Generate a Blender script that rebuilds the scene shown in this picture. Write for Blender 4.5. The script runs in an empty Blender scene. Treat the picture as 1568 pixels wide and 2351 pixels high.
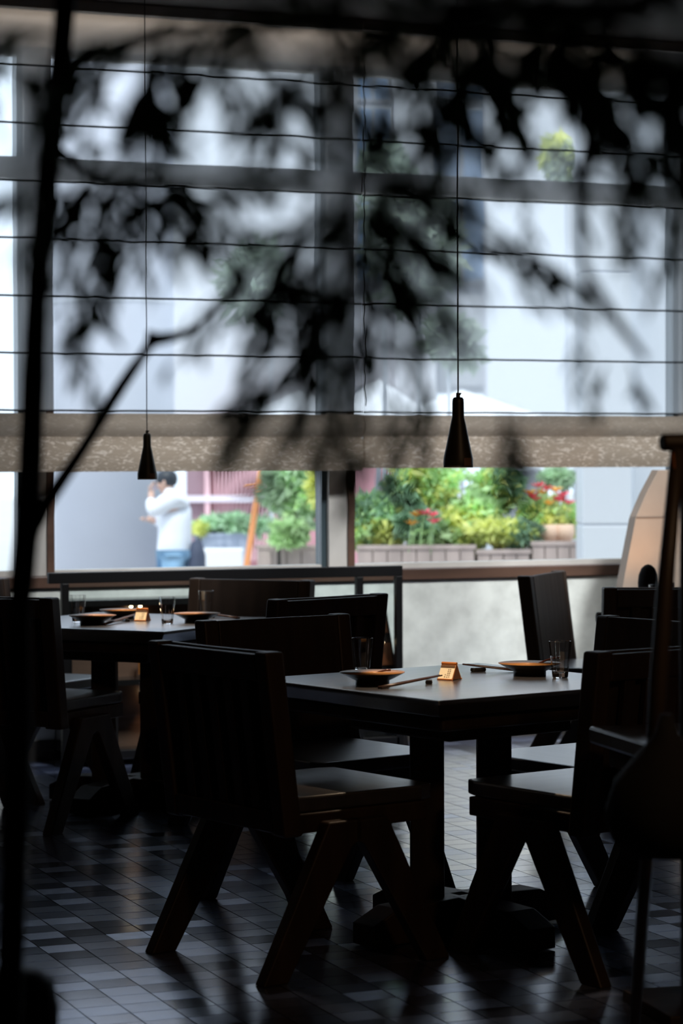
import bpy, math, random
from mathutils import Vector, Matrix, noise
R_ = random.Random(7)
PI = math.pi
C = bpy.context.scene.collection
S = bpy.context.scene

# ------------------------------------------------------------------ camera
FPX = 5551.0; YAW = math.radians(22); YH = 1060.0; CH = 1.38; ROLL = 0.0035
CX, CY = 784.0, 1175.5
pit = math.atan((CY - YH) / FPX)
Fg = Vector((math.sin(YAW), math.cos(YAW), 0)); Rg = Vector((math.cos(YAW), -math.sin(YAW), 0))
Fv = Fg * math.cos(pit) + Vector((0, 0, -math.sin(pit)))
Uv = Rg.cross(Fv)
Rv = (Rg - Uv * ROLL).normalized(); Uv = Rv.cross(Fv).normalized()
EYE = Vector((0, 0, CH))
cam_d = bpy.data.cameras.new('camera'); cam = bpy.data.objects.new('camera', cam_d); C.objects.link(cam)
M3 = Matrix((Rv, Uv, -Fv)).transposed()
cam.matrix_world = Matrix.Translation(EYE) @ M3.to_4x4()
cam_d.sensor_fit = 'VERTICAL'; cam_d.sensor_height = 36; cam_d.sensor_width = 24; cam_d.lens = FPX / 2351 * 36
cam_d.clip_start = 0.1; cam_d.clip_end = 300
cam_d.dof.use_dof = True; cam_d.dof.focus_distance = 7.7; cam_d.dof.aperture_fstop = 3.5; cam_d.dof.aperture_blades = 9
S.camera = cam

# ------------------------------------------------------------------ world, sun, exposure
w = bpy.data.worlds.new('sky'); S.world = w; w.use_nodes = True
bg = w.node_tree.nodes['Background']; bg.inputs[0].default_value = (0.75, 0.84, 1.0, 1); bg.inputs[1].default_value = 2.0
sd = bpy.data.lights.new('sun', 'SUN'); sd.energy = 2.8; sd.angle = math.radians(12); sd.color = (1, .96, .9)
so = bpy.data.objects.new('sun', sd); C.objects.link(so)
so.rotation_euler = Vector((0.35, 0.55, -1.0)).to_track_quat('-Z', 'Y').to_euler()   # falls on the faces outside that look at the room
S.cycles.max_bounces = 16; S.cycles.transmission_bounces = 16; S.cycles.transparent_max_bounces = 24
S.view_settings.view_transform = 'Standard'; S.view_settings.look = 'None'
S.view_settings.exposure = 0.0; S.view_settings.gamma = 1.0; S.view_settings.use_curve_mapping = False

def ray(x, y):
    return Fv + Rv * ((x - CX) / FPX) - Uv * ((y - CY) / FPX)
def at(x, y, Z):                     # point seen at pixel (x,y) at horizontal depth Z
    d = ray(x, y); return EYE + d * (Z / d.dot(Fg))
def atz(x, y, z):                    # ... on the level z
    d = ray(x, y); return EYE + d * ((z - CH) / d.z)
def aty(x, y, Y):                    # ... on a plane parallel to the window wall
    d = ray(x, y); return EYE + d * (Y / d.y)
def G(X, Z, z=0.0): return Rg * X + Fg * Z + Vector((0, 0, z))
def face(dx, dz):                    # heading given in camera ground axes
    v = Rg * dx + Fg * dz; return math.atan2(v.y, v.x) - PI / 2

# ------------------------------------------------------------------ materials
MATS = {}
def mat(name, col, rough=.5, metal=0, noise_s=0, noise_a=0, bump=0, spec=.5, coat=0, coat_r=.1, stretch=(1, 1, 1), trans=0, cior=1.5):
    m = bpy.data.materials.new(name); m.use_nodes = True; nt = m.node_tree; b = nt.nodes['Principled BSDF']
    b.inputs['Base Color'].default_value = (*col, 1); b.inputs['Roughness'].default_value = rough
    b.inputs['Metallic'].default_value = metal; b.inputs['Specular IOR Level'].default_value = spec
    b.inputs['Coat Weight'].default_value = coat; b.inputs['Coat Roughness'].default_value = coat_r
    b.inputs['Transmission Weight'].default_value = trans
    if noise_s:
        tc = nt.nodes.new('ShaderNodeTexCoord'); mp = nt.nodes.new('ShaderNodeMapping'); mp.inputs['Scale'].default_value = stretch
        nz = nt.nodes.new('ShaderNodeTexNoise'); nz.inputs['Scale'].default_value = noise_s; nz.inputs['Detail'].default_value = 5
        nt.links.new(tc.outputs['Object'], mp.inputs[0]); nt.links.new(mp.outputs[0], nz.inputs['Vector'])
        if noise_a:
            cr = nt.nodes.new('ShaderNodeValToRGB')
            cr.color_ramp.elements[0].position = .3; cr.color_ramp.elements[1].position = .7
            cr.color_ramp.elements[0].color = (*[max(0, c * (1 - noise_a)) for c in col], 1)
            cr.color_ramp.elements[1].color = (*[min(1, c * (1 + noise_a)) for c in col], 1)
            nt.links.new(nz.outputs['Fac'], cr.inputs[0]); nt.links.new(cr.outputs[0], b.inputs['Base Color'])
        if bump:
            bp = nt.nodes.new('ShaderNodeBump'); bp.inputs['Strength'].default_value = bump; bp.inputs['Distance'].default_value = .01
            nt.links.new(nz.outputs['Fac'], bp.inputs['Height']); nt.links.new(bp.outputs[0], b.inputs['Normal'])
    b.inputs['Coat IOR'].default_value = cior; MATS[name] = m; return m

def leaf_mat(name, col, tr=.4, rough=.5):
    m = bpy.data.materials.new(name); m.use_nodes = True; nt = m.node_tree; b = nt.nodes['Principled BSDF']; out = nt.nodes['Material Output']
    b.inputs['Roughness'].default_value = rough
    tc = nt.nodes.new('ShaderNodeTexCoord'); nz = nt.nodes.new('ShaderNodeTexNoise'); nz.inputs['Scale'].default_value = 3.5; nz.inputs['Detail'].default_value = 3
    cr = nt.nodes.new('ShaderNodeValToRGB'); cr.color_ramp.elements[0].position = .35; cr.color_ramp.elements[1].position = .65
    cr.color_ramp.elements[0].color = (*[c * .6 for c in col], 1); cr.color_ramp.elements[1].color = (*[min(1, c * 1.4) for c in col], 1)
    nt.links.new(tc.outputs['Object'], nz.inputs['Vector']); nt.links.new(nz.outputs['Fac'], cr.inputs[0]); nt.links.new(cr.outputs[0], b.inputs['Base Color'])
    t = nt.nodes.new('ShaderNodeBsdfTranslucent'); nt.links.new(cr.outputs[0], t.inputs[0])
    mx = nt.nodes.new('ShaderNodeMixShader'); mx.inputs[0].default_value = tr
    nt.links.new(b.outputs[0], mx.inputs[1]); nt.links.new(t.outputs[0], mx.inputs[2]); nt.links.new(mx.outputs[0], out.inputs[0])
    return m

def emit_mat(name, col, s):
    m = bpy.data.materials.new(name); m.use_nodes = True; nt = m.node_tree
    e = nt.nodes.new('ShaderNodeEmission'); e.inputs[0].default_value = (*col, 1); e.inputs[1].default_value = s
    nt.links.new(e.outputs[0], nt.nodes['Material Output'].inputs[0]); return m

def pane_mat(name, tint=(.93, .97, .97), gl=.06):
    m = bpy.data.materials.new(name); m.use_nodes = True; nt = m.node_tree
    t = nt.nodes.new('ShaderNodeBsdfTransparent'); t.inputs[0].default_value = (*tint, 1)
    g = nt.nodes.new('ShaderNodeBsdfGlossy'); g.inputs['Roughness'].default_value = .02
    lw = nt.nodes.new('ShaderNodeLayerWeight'); lw.inputs[0].default_value = .5
    pw = nt.nodes.new('ShaderNodeMath'); pw.operation = 'POWER'; pw.inputs[1].default_value = 4; nt.links.new(lw.outputs['Facing'], pw.inputs[0])
    md = nt.nodes.new('ShaderNodeMath'); md.operation = 'MULTIPLY_ADD'; md.inputs[1].default_value = .7; md.inputs[2].default_value = .025; nt.links.new(pw.outputs[0], md.inputs[0])
    mx = nt.nodes.new('ShaderNodeMixShader'); nt.links.new(md.outputs[0], mx.inputs[0])
    nt.links.new(t.outputs[0], mx.inputs[1]); nt.links.new(g.outputs[0], mx.inputs[2])
    nt.links.new(mx.outputs[0], nt.nodes['Material Output'].inputs[0]); return m

def fabric_mat(name, open_, col, fleck=0.0, tlf=.6):      # woven cloth: open weave lets part of the view through
    m = bpy.data.materials.new(name); m.use_nodes = True; nt = m.node_tree; nt.nodes.remove(nt.nodes['Principled BSDF'])
    t = nt.nodes.new('ShaderNodeBsdfTransparent'); tl = nt.nodes.new('ShaderNodeBsdfTranslucent'); d = nt.nodes.new('ShaderNodeBsdfDiffuse')
    tl.inputs[0].default_value = (*col, 1); d.inputs[0].default_value = (*col, 1)
    m1 = nt.nodes.new('ShaderNodeMixShader'); m1.inputs[0].default_value = tlf
    nt.links.new(d.outputs[0], m1.inputs[1]); nt.links.new(tl.outputs[0], m1.inputs[2])
    m2 = nt.nodes.new('ShaderNodeMixShader'); m2.inputs[0].default_value = open_
    nt.links.new(m1.outputs[0], m2.inputs[1]); nt.links.new(t.outputs[0], m2.inputs[2])
    nt.links.new(m2.outputs[0], nt.nodes['Material Output'].inputs[0])
    if fleck:
        tc = nt.nodes.new('ShaderNodeTexCoord'); mp = nt.nodes.new('ShaderNodeMapping'); mp.inputs['Scale'].default_value = (1, 1, 2.6)
        mp.inputs['Rotation'].default_value = (0, .25, 0)
        vo = nt.nodes.new('ShaderNodeTexNoise'); vo.inputs['Scale'].default_value = 26; vo.inputs['Detail'].default_value = 2; vo.inputs['Distortion'].default_value = 1.2
        cr = nt.nodes.new('ShaderNodeValToRGB'); cr.color_ramp.elements[0].position = .52; cr.color_ramp.elements[1].position = .66
        cr.color_ramp.elements[0].color = (*col, 1); cr.color_ramp.elements[1].color = (*[min(1, c + fleck) for c in col], 1)
        nt.links.new(tc.outputs['Object'], mp.inputs[0]); nt.links.new(mp.outputs[0], vo.inputs['Vector']); nt.links.new(vo.outputs['Fac'], cr.inputs[0])
        nt.links.new(cr.outputs[0], tl.inputs[0]); nt.links.new(cr.outputs[0], d.inputs[0])
    return m

# ------------------------------------------------------------------ mesh building
class MB:
    def __init__(s): s.v = []; s.f = []; s.sm = False
    def add(s, vs, fs):
        n = len(s.v); s.v += [tuple(v) for v in vs]; s.f += [tuple(i + n for i in f) for f in fs]; return s
    def box(s, c, d, rot=None):
        c = Vector(c); hx, hy, hz = d[0] / 2, d[1] / 2, d[2] / 2
        vs = [Vector((x * hx, y * hy, z * hz)) for z in (-1, 1) for y in (-1, 1) for x in (-1, 1)]
        if rot is not None: vs = [rot @ v for v in vs]
        return s.add([v + c for v in vs], [(0, 2, 3, 1), (4, 5, 7, 6), (0, 1, 5, 4), (2, 6, 7, 3), (0, 4, 6, 2), (1, 3, 7, 5)])
    def bb(s, x0, x1, y0, y1, z0, z1):
        return s.box(((x0 + x1) / 2, (y0 + y1) / 2, (z0 + z1) / 2), (abs(x1 - x0), abs(y1 - y0), abs(z1 - z0)))
    def prism(s, poly, a, axis=1, t=None, off=0.0):   # poly in the two other axes, extruded along axis from off to off+a
        n = len(poly); vs = []
        for k in (off, off + a):
            for p in poly:
                q = [p[0], p[1]]; q.insert(axis, k); vs.append(q)
        fs = [tuple(range(n - 1, -1, -1)), tuple(range(n, 2 * n))] + [(i, (i + 1) % n, n + (i + 1) % n, n + i) for i in range(n)]
        return s.add(vs, fs)
    def tube(s, pts, r, n=8, cap=True):
        pts = [Vector(p) for p in pts]; rs = r if isinstance(r, (list, tuple)) else [r] * len(pts)
        vs = []; ref = None
        for i, p in enumerate(pts):
            t = (pts[min(i + 1, len(pts) - 1)] - pts[max(i - 1, 0)]).normalized()
            if ref is None: ref = Vector((0, 0, 1)) if abs(t.z) < .9 else Vector((1, 0, 0))
            u = t.cross(ref).normalized(); ref = u.cross(t).normalized() if False else ref
            v2 = t.cross(u)
            for k in range(n):
                a = 2 * PI * k / n; vs.append(p + (u * math.cos(a) + v2 * math.sin(a)) * rs[i])
        fs = [(i * n + k, i * n + (k + 1) % n, (i + 1) * n + (k + 1) % n, (i + 1) * n + k) for i in range(len(pts) - 1) for k in range(n)]
        if cap: fs += [tuple(range(n - 1, -1, -1)), tuple(range((len(pts) - 1) * n, len(pts) * n))]
        return s.add(vs, fs)
    def lathe(s, prof, n=40, c=(0, 0, 0)):
        vs = []; c = Vector(c)
        for r, z in prof:
            for k in range(n):
                a = 2 * PI * k / n; vs.append(c + Vector((r * math.cos(a), r * math.sin(a), z)))
        m = len(prof); fs = [(i * n + k, i * n + (k + 1) % n, (i + 1) * n + (k + 1) % n, (i + 1) * n + k) for i in range(m - 1) for k in range(n)]
        if prof[0][0] > 1e-4: fs.append(tuple(range(n - 1, -1, -1)))
        if prof[-1][0] > 1e-4: fs.append(tuple(range((m - 1) * n, m * n)))
        return s.add(vs, fs)
    def ring(s, prof, n=40, c=(0, 0, 0)):     # closed profile
        vs = []; c = Vector(c)
        for r, z in prof:
            for k in range(n):
                a = 2 * PI * k / n; vs.append(c + Vector((r * math.cos(a), r * math.sin(a), z)))
        m = len(prof); fs = [(i * n + k, i * n + (k + 1) % n, ((i + 1) % m) * n + (k + 1) % n, ((i + 1) % m) * n + k) for i in range(m) for k in range(n)]
        return s.add(vs, fs)
    def mesh(s, name, m, smooth=False):
        me = bpy.data.meshes.new(name); me.from_pydata(s.v, [], s.f); me.validate(); me.update()
        if m: me.materials.append(m)
        if smooth:
            for p in me.polygons: p.use_smooth = True
        return me
    def build(s, name, m, parent=None, smooth=False, bev=0, loc=None, auto=False):
        o = bpy.data.objects.new(name, s.mesh(name, m, smooth)); C.objects.link(o)
        if parent: o.parent = parent
        if loc is not None: o.location = loc
        if bev:
            b = o.modifiers.new('bevel', 'BEVEL'); b.width = bev; b.segments = 2; b.limit_method = 'ANGLE'; b.angle_limit = math.radians(40)
        return o

def thing(name, label, cat, loc=(0, 0, 0), rz=0, group=None, scale=1):
    o = bpy.data.objects.new(name, None); C.objects.link(o); o.empty_display_size = .1
    o.location = loc; o.rotation_euler = (0, 0, rz); o.scale = (scale,) * 3
    return tag(o, label, cat, group)
def tag(o, label, cat, group=None, kind=None):
    o['label'] = label; o['category'] = cat
    if group: o['group'] = group
    if kind: o['kind'] = kind
    return o
def struct(o): o['kind'] = 'structure'; return o
def dup(o, loc, rz, label, group=None, parent=None):
    r = o.copy(); C.objects.link(r); r.location = loc; r.rotation_euler = (0, 0, rz)
    if label: r['label'] = label
    if group: r['group'] = group
    for ch in o.children:
        c = ch.copy(); C.objects.link(c); c.parent = r
        for g in ch.children:
            d = g.copy(); C.objects.link(d); d.parent = c
    return r

ext_joint = mat('seam_brown', (.20, .15, .12), .8)
M = dict(
    wood=mat('dark_wood', (.034, .019, .011), .52, spec=.4, noise_s=14, noise_a=.45, bump=.25, stretch=(1, 1, .12)),
    woodf=mat('dark_wood_flat', (.045, .038, .036), .36, noise_s=22, noise_a=.45, bump=.35, stretch=(.16, 1, 1), spec=1.0, coat=1, coat_r=.28, cior=2.0),
    pad=mat('pad_board', (.028, .018, .013), .5, spec=.35, noise_s=18, noise_a=.3, bump=.15, stretch=(1, 1, .15)),
    table=mat('table_lacquer', (.042, .038, .040), .33, noise_s=30, noise_a=.3, bump=.008, stretch=(1, .12, 1), spec=1.0, coat=1, coat_r=.23, cior=2.6),
    black=mat('black_metal', (.004, .004, .0045), .45, spec=.25),
    lacq=mat('black_lacquer', (.010, .009, .009), .16),
    wall=mat('pale_plaster', (.60, .62, .58), .8, noise_s=9, noise_a=.16, bump=.3),
    dwall=mat('dark_plaster', (.030, .025, .020), .8, noise_s=5, noise_a=.2),
    ceil=mat('dark_ceiling', (.040, .032, .026), .8, noise_s=4, noise_a=.15),
    header=mat('header_plaster', (.42, .38, .34), .7, noise_s=5, noise_a=.12),
    frame=mat('window_frame_grey', (.48, .46, .43), .5, noise_s=6, noise_a=.1),
    steel=mat('window_frame_dark', (.04, .06, .07), .3, noise_s=8, noise_a=.1),
    brown=mat('brown_timber', (.085, .045, .03), .45, noise_s=10, noise_a=.3, stretch=(.15, 1, 1)),
    grout=mat('grout', (.006, .006, .007), .9, spec=.1, noise_s=20, noise_a=.3),
    pane=pane_mat('window_glass'),
    sheer=fabric_mat('sheer_fabric', .72, (.96, .96, .97), tlf=.9),
    stack=fabric_mat('folded_fabric', .03, (.52, .44, .36), .34),
    stack2=fabric_mat('folded_fabric_upper', .05, (.50, .43, .36), .10),
    thread=mat('dark_cord', (.02, .022, .028), .6),
    shade=mat('pendant_metal', (.035, .030, .018), .45, noise_s=12, noise_a=.3),
    label=mat('pendant_label', (.22, .12, .08), .5),
    bulb=emit_mat('warm_bulb', (1, .72, .42), 14),
    plate_o=mat('plate_outer', (.016, .013, .010), .35, noise_s=25, noise_a=.3),
    plate_i=mat('plate_inner_ochre', (.52, .24, .075), .45, noise_s=14, noise_a=.2),
    spoon=mat('spoon_lacquer', (.11, .035, .025), .2),
    stick=mat('chopstick_wood', (.05, .022, .014), .35, noise_s=30, noise_a=.3),
    copper=mat('copper_orange', (.62, .22, .06), .35, metal=.3, noise_s=10, noise_a=.15),
    endp=mat('dark_copper', (.16, .055, .02), .5), card=mat('cream_card', (.90, .80, .58), .55, noise_s=20, noise_a=.08),
    ink=mat('brown_ink', (.10, .05, .02), .6),
    panel=mat('tan_panel', (.34, .265, .21), .7, noise_s=3, noise_a=.12),
    bark=mat('bark', (.020, .016, .012), .8, noise_s=12, noise_a=.4, bump=.6, stretch=(1, 1, .3)),
    pole=mat('aged_wood_pole', (.050, .034, .022), .5, noise_s=10, noise_a=.3, stretch=(1, 1, .1)),
    cloth=mat('black_cloth', (.012, .012, .013), .9, noise_s=10, noise_a=.3),
    pot=mat('dark_pot', (.018, .013, .010), .7, noise_s=6, noise_a=.3),
    leafd=leaf_mat('dark_leaf', (.055, .090, .035), .4),
)

def thin_glass(name):
    m = bpy.data.materials.new(name); m.use_nodes = True; nt = m.node_tree
    t = nt.nodes.new('ShaderNodeBsdfTransparent'); t.inputs[0].default_value = (.93, .95, .95, 1)
    gl_ = nt.nodes.new('ShaderNodeBsdfGlossy'); gl_.inputs['Roughness'].default_value = .03
    lw = nt.nodes.new('ShaderNodeLayerWeight'); lw.inputs[0].default_value = .5
    pw = nt.nodes.new('ShaderNodeMath'); pw.operation = 'POWER'; pw.inputs[1].default_value = 3; nt.links.new(lw.outputs['Facing'], pw.inputs[0])
    md = nt.nodes.new('ShaderNodeMath'); md.operation = 'MULTIPLY_ADD'; md.inputs[1].default_value = .8; md.inputs[2].default_value = .07; nt.links.new(pw.outputs[0], md.inputs[0])
    mx_ = nt.nodes.new('ShaderNodeMixShader'); nt.links.new(md.outputs[0], mx_.inputs[0]); nt.links.new(t.outputs[0], mx_.inputs[1]); nt.links.new(gl_.outputs[0], mx_.inputs[2])
    nt.links.new(mx_.outputs[0], nt.nodes['Material Output'].inputs[0]); return m
M['glass'] = mat('clear_glass', (1, 1, 1), 0, trans=1)

# ------------------------------------------------------------------ room shell
YW = 11.75 * math.cos(YAW)            # window wall, room side
ZC = 3.50                             # ceiling
XL, XR, YB = -6.0, 11.0, -3.0
SILL = 0.853
flo = struct(MB().bb(XL, XR, YB, YW + .25, -.12, -.0012).build('floor', M['grout']))
struct(MB().bb(XL - .1, XR + .1, YB - .1, YW + .3, ZC, ZC + .2).build('ceiling', M['ceil']))
struct(MB().bb(XL - .2, XL, YB, YW + .3, -.1, ZC).build('wall_left', M['dwall']))
struct(MB().bb(XR, XR + .2, YB, YW + .3, -.1, ZC).build('wall_right', M['dwall']))
struct(MB().bb(XL, XR, YB - .2, YB, -.1, ZC).build('wall_front', M['dwall']))
struct(MB().bb(XL, XR, YW, YW + .22, -.1, SILL - .06).build('wall_back', M['wall']))
# header above the windows
ztop = 3.30
struct(MB().bb(XL, XR, YW + .02, YW + .22, ztop, ZC).build('trim_1', M['header']))
# sill board
sb = struct(MB().bb(XL, XR, YW - .018, YW + .24, SILL - .055, SILL).build('trim_2', M['brown'], bev=.004))
struct(MB().bb(XL, XR, YW - .015, YW, 0, .09).build('baseboard_back', M['dwall']))

# windows: mullion centres given by pixels
mx = [aty(88, 900, YW + .05).x, aty(780, 900, YW + .05).x, aty(1585, 900, YW + .05).x]
step = mx[1] - mx[0]
WL = mx[0] - .78
struct(MB().bb(XL, WL, YW, YW + .22, SILL, ztop).build('wall_back_left', M['dwall']))
edges = [WL, mx[0], mx[1], mx[2], mx[2] + 1.7, mx[2] + 3.4, XR]
mw = .125
for i in range(len(edges) - 1):
    x0, x1 = edges[i], edges[i + 1]
    if x1 - x0 < .2: continue
    root = bpy.data.objects.new('window_%d' % (i + 1), None); C.objects.link(root); root['kind'] = 'structure'
    root.location = (x0, YW + .1, SILL)
    L = x1 - x0; H = ztop - SILL; tz = 2.745 - SILL
    MB().bb(L - mw / 2, L + mw / 2, -.06, .06, 0, H).build('mullion', M['frame'], root, bev=.003)
    MB().bb(L + mw / 2 - .03, L + mw / 2 + .004, -.075, -.02, 0, H).build('mullion_trim', M['brown'], root)
    MB().bb(L - mw / 2 - .028, L - mw / 2, -.03, .05, 0, H).build('side_frame', M['steel'], root)
    MB().bb(mw / 2, L - mw / 2, -.05, .05, tz - .05, tz + .05).build('transom', M['frame'], root, bev=.003)
    MB().bb(mw / 2, L - mw / 2 - .03, -.03, .04, 0, .025).build('bottom_rail', M['frame'], root)
    MB().bb(mw / 2, L - mw / 2, -.03, .04, H - .03, H).build('top_rail', M['frame'], root)
    MB().bb(mw / 2, L - mw / 2 - .03, .0, .008, .025, tz - .05).build('pane', M['pane'], root)
    MB().bb(mw / 2, L - mw / 2, .0, .008, tz + .05, H - .03).build('pane', M['pane'], root)

# ------------------------------------------------------------------ floor tiles (each a part of the floor)
tile_mats = []
for i, (c, r) in enumerate([((0.075, 0.090, 0.122), .16), ((0.110, 0.130, 0.174), .21), ((0.150, 0.175, 0.232), .26), ((0.088, 0.110, 0.162), .19), ((0.216, 0.250, 0.304), .30)]):
    tile_mats.append(mat('glazed_tile_%s' % 'abcde'[i], (c[0] * 1.5, c[1] * 1.6, c[2] * 2.0), r, metal=.6, noise_s=16, noise_a=.25, bump=.01, spec=1.0, coat=1, coat_r=r, cior=1.8))  # tile colour pushed to blue to imitate reflected sky light
TX, TY, GAP = .114, .100, .0034
gx0 = aty(0, 0, YW).x
tmesh = []
for m in tile_mats:
    a, bq = TX / 2 - GAP / 2, TY / 2 - GAP / 2; e = .00001
    vs = [(-a, -bq, -.006), (a, -bq, -.006), (a, bq, -.006), (-a, bq, -.006), (-a, -bq, -e), (a, -bq, -e), (a, bq, -e), (-a, bq, -e),
          (-a + e, -bq + e, 0), (a - e, -bq + e, 0), (a - e, bq - e, 0), (-a + e, bq - e, 0)]
    fs = [(8, 9, 10, 11)] + [(i, (i + 1) % 4, 4 + (i + 1) % 4, 4 + i) for i in range(4)] + [(4 + i, 4 + (i + 1) % 4, 8 + (i + 1) % 4, 8 + i) for i in range(4)]
    mb = MB(); mb.add(vs, fs); tmesh.append(mb.mesh('tile', m))
cells = []
NXY = 0
for j in range(int((YW - 2.6) / TY)):
    for i in range(-46, 62):
        x = i * TX; y = YW - TY * (j + .5)
        v = Vector((x, y, 0)) - EYE; zc = v.dot(Fv)
        px = CX + FPX * v.dot(Rv) / zc if zc > 1 else 9e9; py = CY - FPX * v.dot(Uv) / zc if zc > 1 else 9e9
        vis = -20 < px < 1588 and py < 2362
        # squares under furniture that nothing shows come last
        hid = (360 < px < 640 and py < 1900) or (py < 1800)
        cells.append((0 if vis and not hid else 1, zc, x, y))
cells.sort()
sing = 0; stuff = [MB() for _ in tile_mats]
for cl, zc, x, y in cells:
    k = R_.choices(range(5), (3, 4.5, 3.2, 4, .7))[0]
    rx, ry = R_.gauss(0, .0018), R_.gauss(0, .0018)
    if cl == 0 and sing < 300:
        o = bpy.data.objects.new('tile', tmesh[k]); C.objects.link(o); o.parent = flo; o.location = (x, y, 0); o.rotation_euler = (rx, ry, 0); sing += 1
    elif -4.6 < x < 6.6:
        rot = Matrix.Rotation(rx, 3, 'X') @ Matrix.Rotation(ry, 3, 'Y')
        a, bq = TX / 2 - GAP / 2, TY / 2 - GAP / 2
        vs = [rot @ Vector(p) + Vector((x, y, 0)) for p in ((-a, -bq, -.006), (a, -bq, -.006), (a, bq, -.006), (-a, bq, -.006), (-a, -bq, 0), (a, -bq, 0), (a, bq, 0), (-a, bq, 0))]
        stuff[k].add(vs, [(4, 5, 6, 7), (0, 1, 5, 4), (1, 2, 6, 5), (2, 3, 7, 6), (3, 0, 4, 7)])
allt = MB(); idx = []
for k, s in enumerate(stuff): allt.add(s.v, s.f); idx += [k] * len(s.f)
o = allt.build('tile_field', None, flo)
for m in tile_mats: o.data.materials.append(m)
for p, k in zip(o.data.polygons, idx): p.material_index = k
o['kind'] = 'stuff'

# ------------------------------------------------------------------ roman shades
def shade(label, xa, xb, zbot, seams, yp):
    root = thing('roman_shade', label, 'window shade', (xa, yp, zbot), 0, None)
    L = xb - xa
    zs = [z - zbot for z in seams]           # first seam is the top of the folded stack
    # folded, doubled cloth at the bottom: two thick rolls
    h0 = zs[0]
    def fold(name, z0, z1, m, bulge, off):
        n = 10; poly = []
        for i in range(n + 1):
            t = i / n; poly.append((-bulge * math.sin(PI * t) - off, z0 + (z1 - z0) * t))
        for i in range(n, -1, -1): poly.append((.012 - off, z0 + (z1 - z0) * (i / n)))
        mb = MB(); nn = len(poly); vs = [(x, a, b_) for x in (0, L) for a, b_ in poly]
        mb.add(vs, [tuple(range(nn - 1, -1, -1)), tuple(range(nn, 2 * nn))] + [(i, (i + 1) % nn, nn + (i + 1) % nn, nn + i) for i in range(nn)])
        return mb.build(name, m, root, smooth=False)
    fold('lower_fold', 0, h0 * .58, M['stack'], .020, .004)
    fold('upper_fold', h0 * .56, h0 - .012, M['stack2'], .030, .0)
    for i, z in enumerate(zs):
        ztopp = zs[i + 1] if i + 1 < len(zs) else ZC - .02 - zbot
        n = 24; mb = MB(); vs = []
        for k in range(n + 1):
            x = L * k / n
            for q in range(4):
                t = q / 3; y = -.010 * math.sin(PI * t) * (1 + .4 * noise.noise(Vector((x * 2, i, 0))))
                vs.append((x, y, z + (ztopp - z) * t))
        mb.add(vs, [(k * 4 + q, (k + 1) * 4 + q, (k + 1) * 4 + q + 1, k * 4 + q + 1) for k in range(n) for q in range(3)])
        mb.build('sheer_panel', M['sheer'], root, smooth=True)
        pts = [(L * k / 40, -.006, z + .0035 * noise.noise(Vector((k * .35 + i * 9, i * 3.1, 0)))) for k in range(41)]
        MB().tube(pts, .0050, 6).build('batten', M['thread'], root)
    # beaded pull cord hanging along the edge
    pts = [(.004, -.02, .3 + k * .03 ) for k in range(int((ZC - zbot - .35) / .03))]
    MB().tube([(p[0] + .003 * math.sin(i * 1.7), p[1], p[2]) for i, p in enumerate(pts)], .003, 5).build('pull_cord', M['thread'], root)
    MB().bb(0, L, -.03, .03, ZC - zbot - .05, ZC - zbot - .002).build('head_rail', M['frame'], root)
    return root
YS = YW - .10
xs = aty(832, 1000, YS).x
zb = aty(832, 1078, YS).z
pitch_z = .262
z0 = aty(832, 946, YS).z
seams = [z0 + i * pitch_z for i in range(7)]
XSL = WL - .05
shade('wide sheer roman shade with thread-thin battens on the left of the window wall', XSL, xs - .004, zb - .004, seams, YS)
shade('sheer roman shade hanging over the planters and the right window', xs + .004, aty(1900, 1000, YS).x, zb + .006, [s_ - .002 for s_ in seams], YS + .002)

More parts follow.
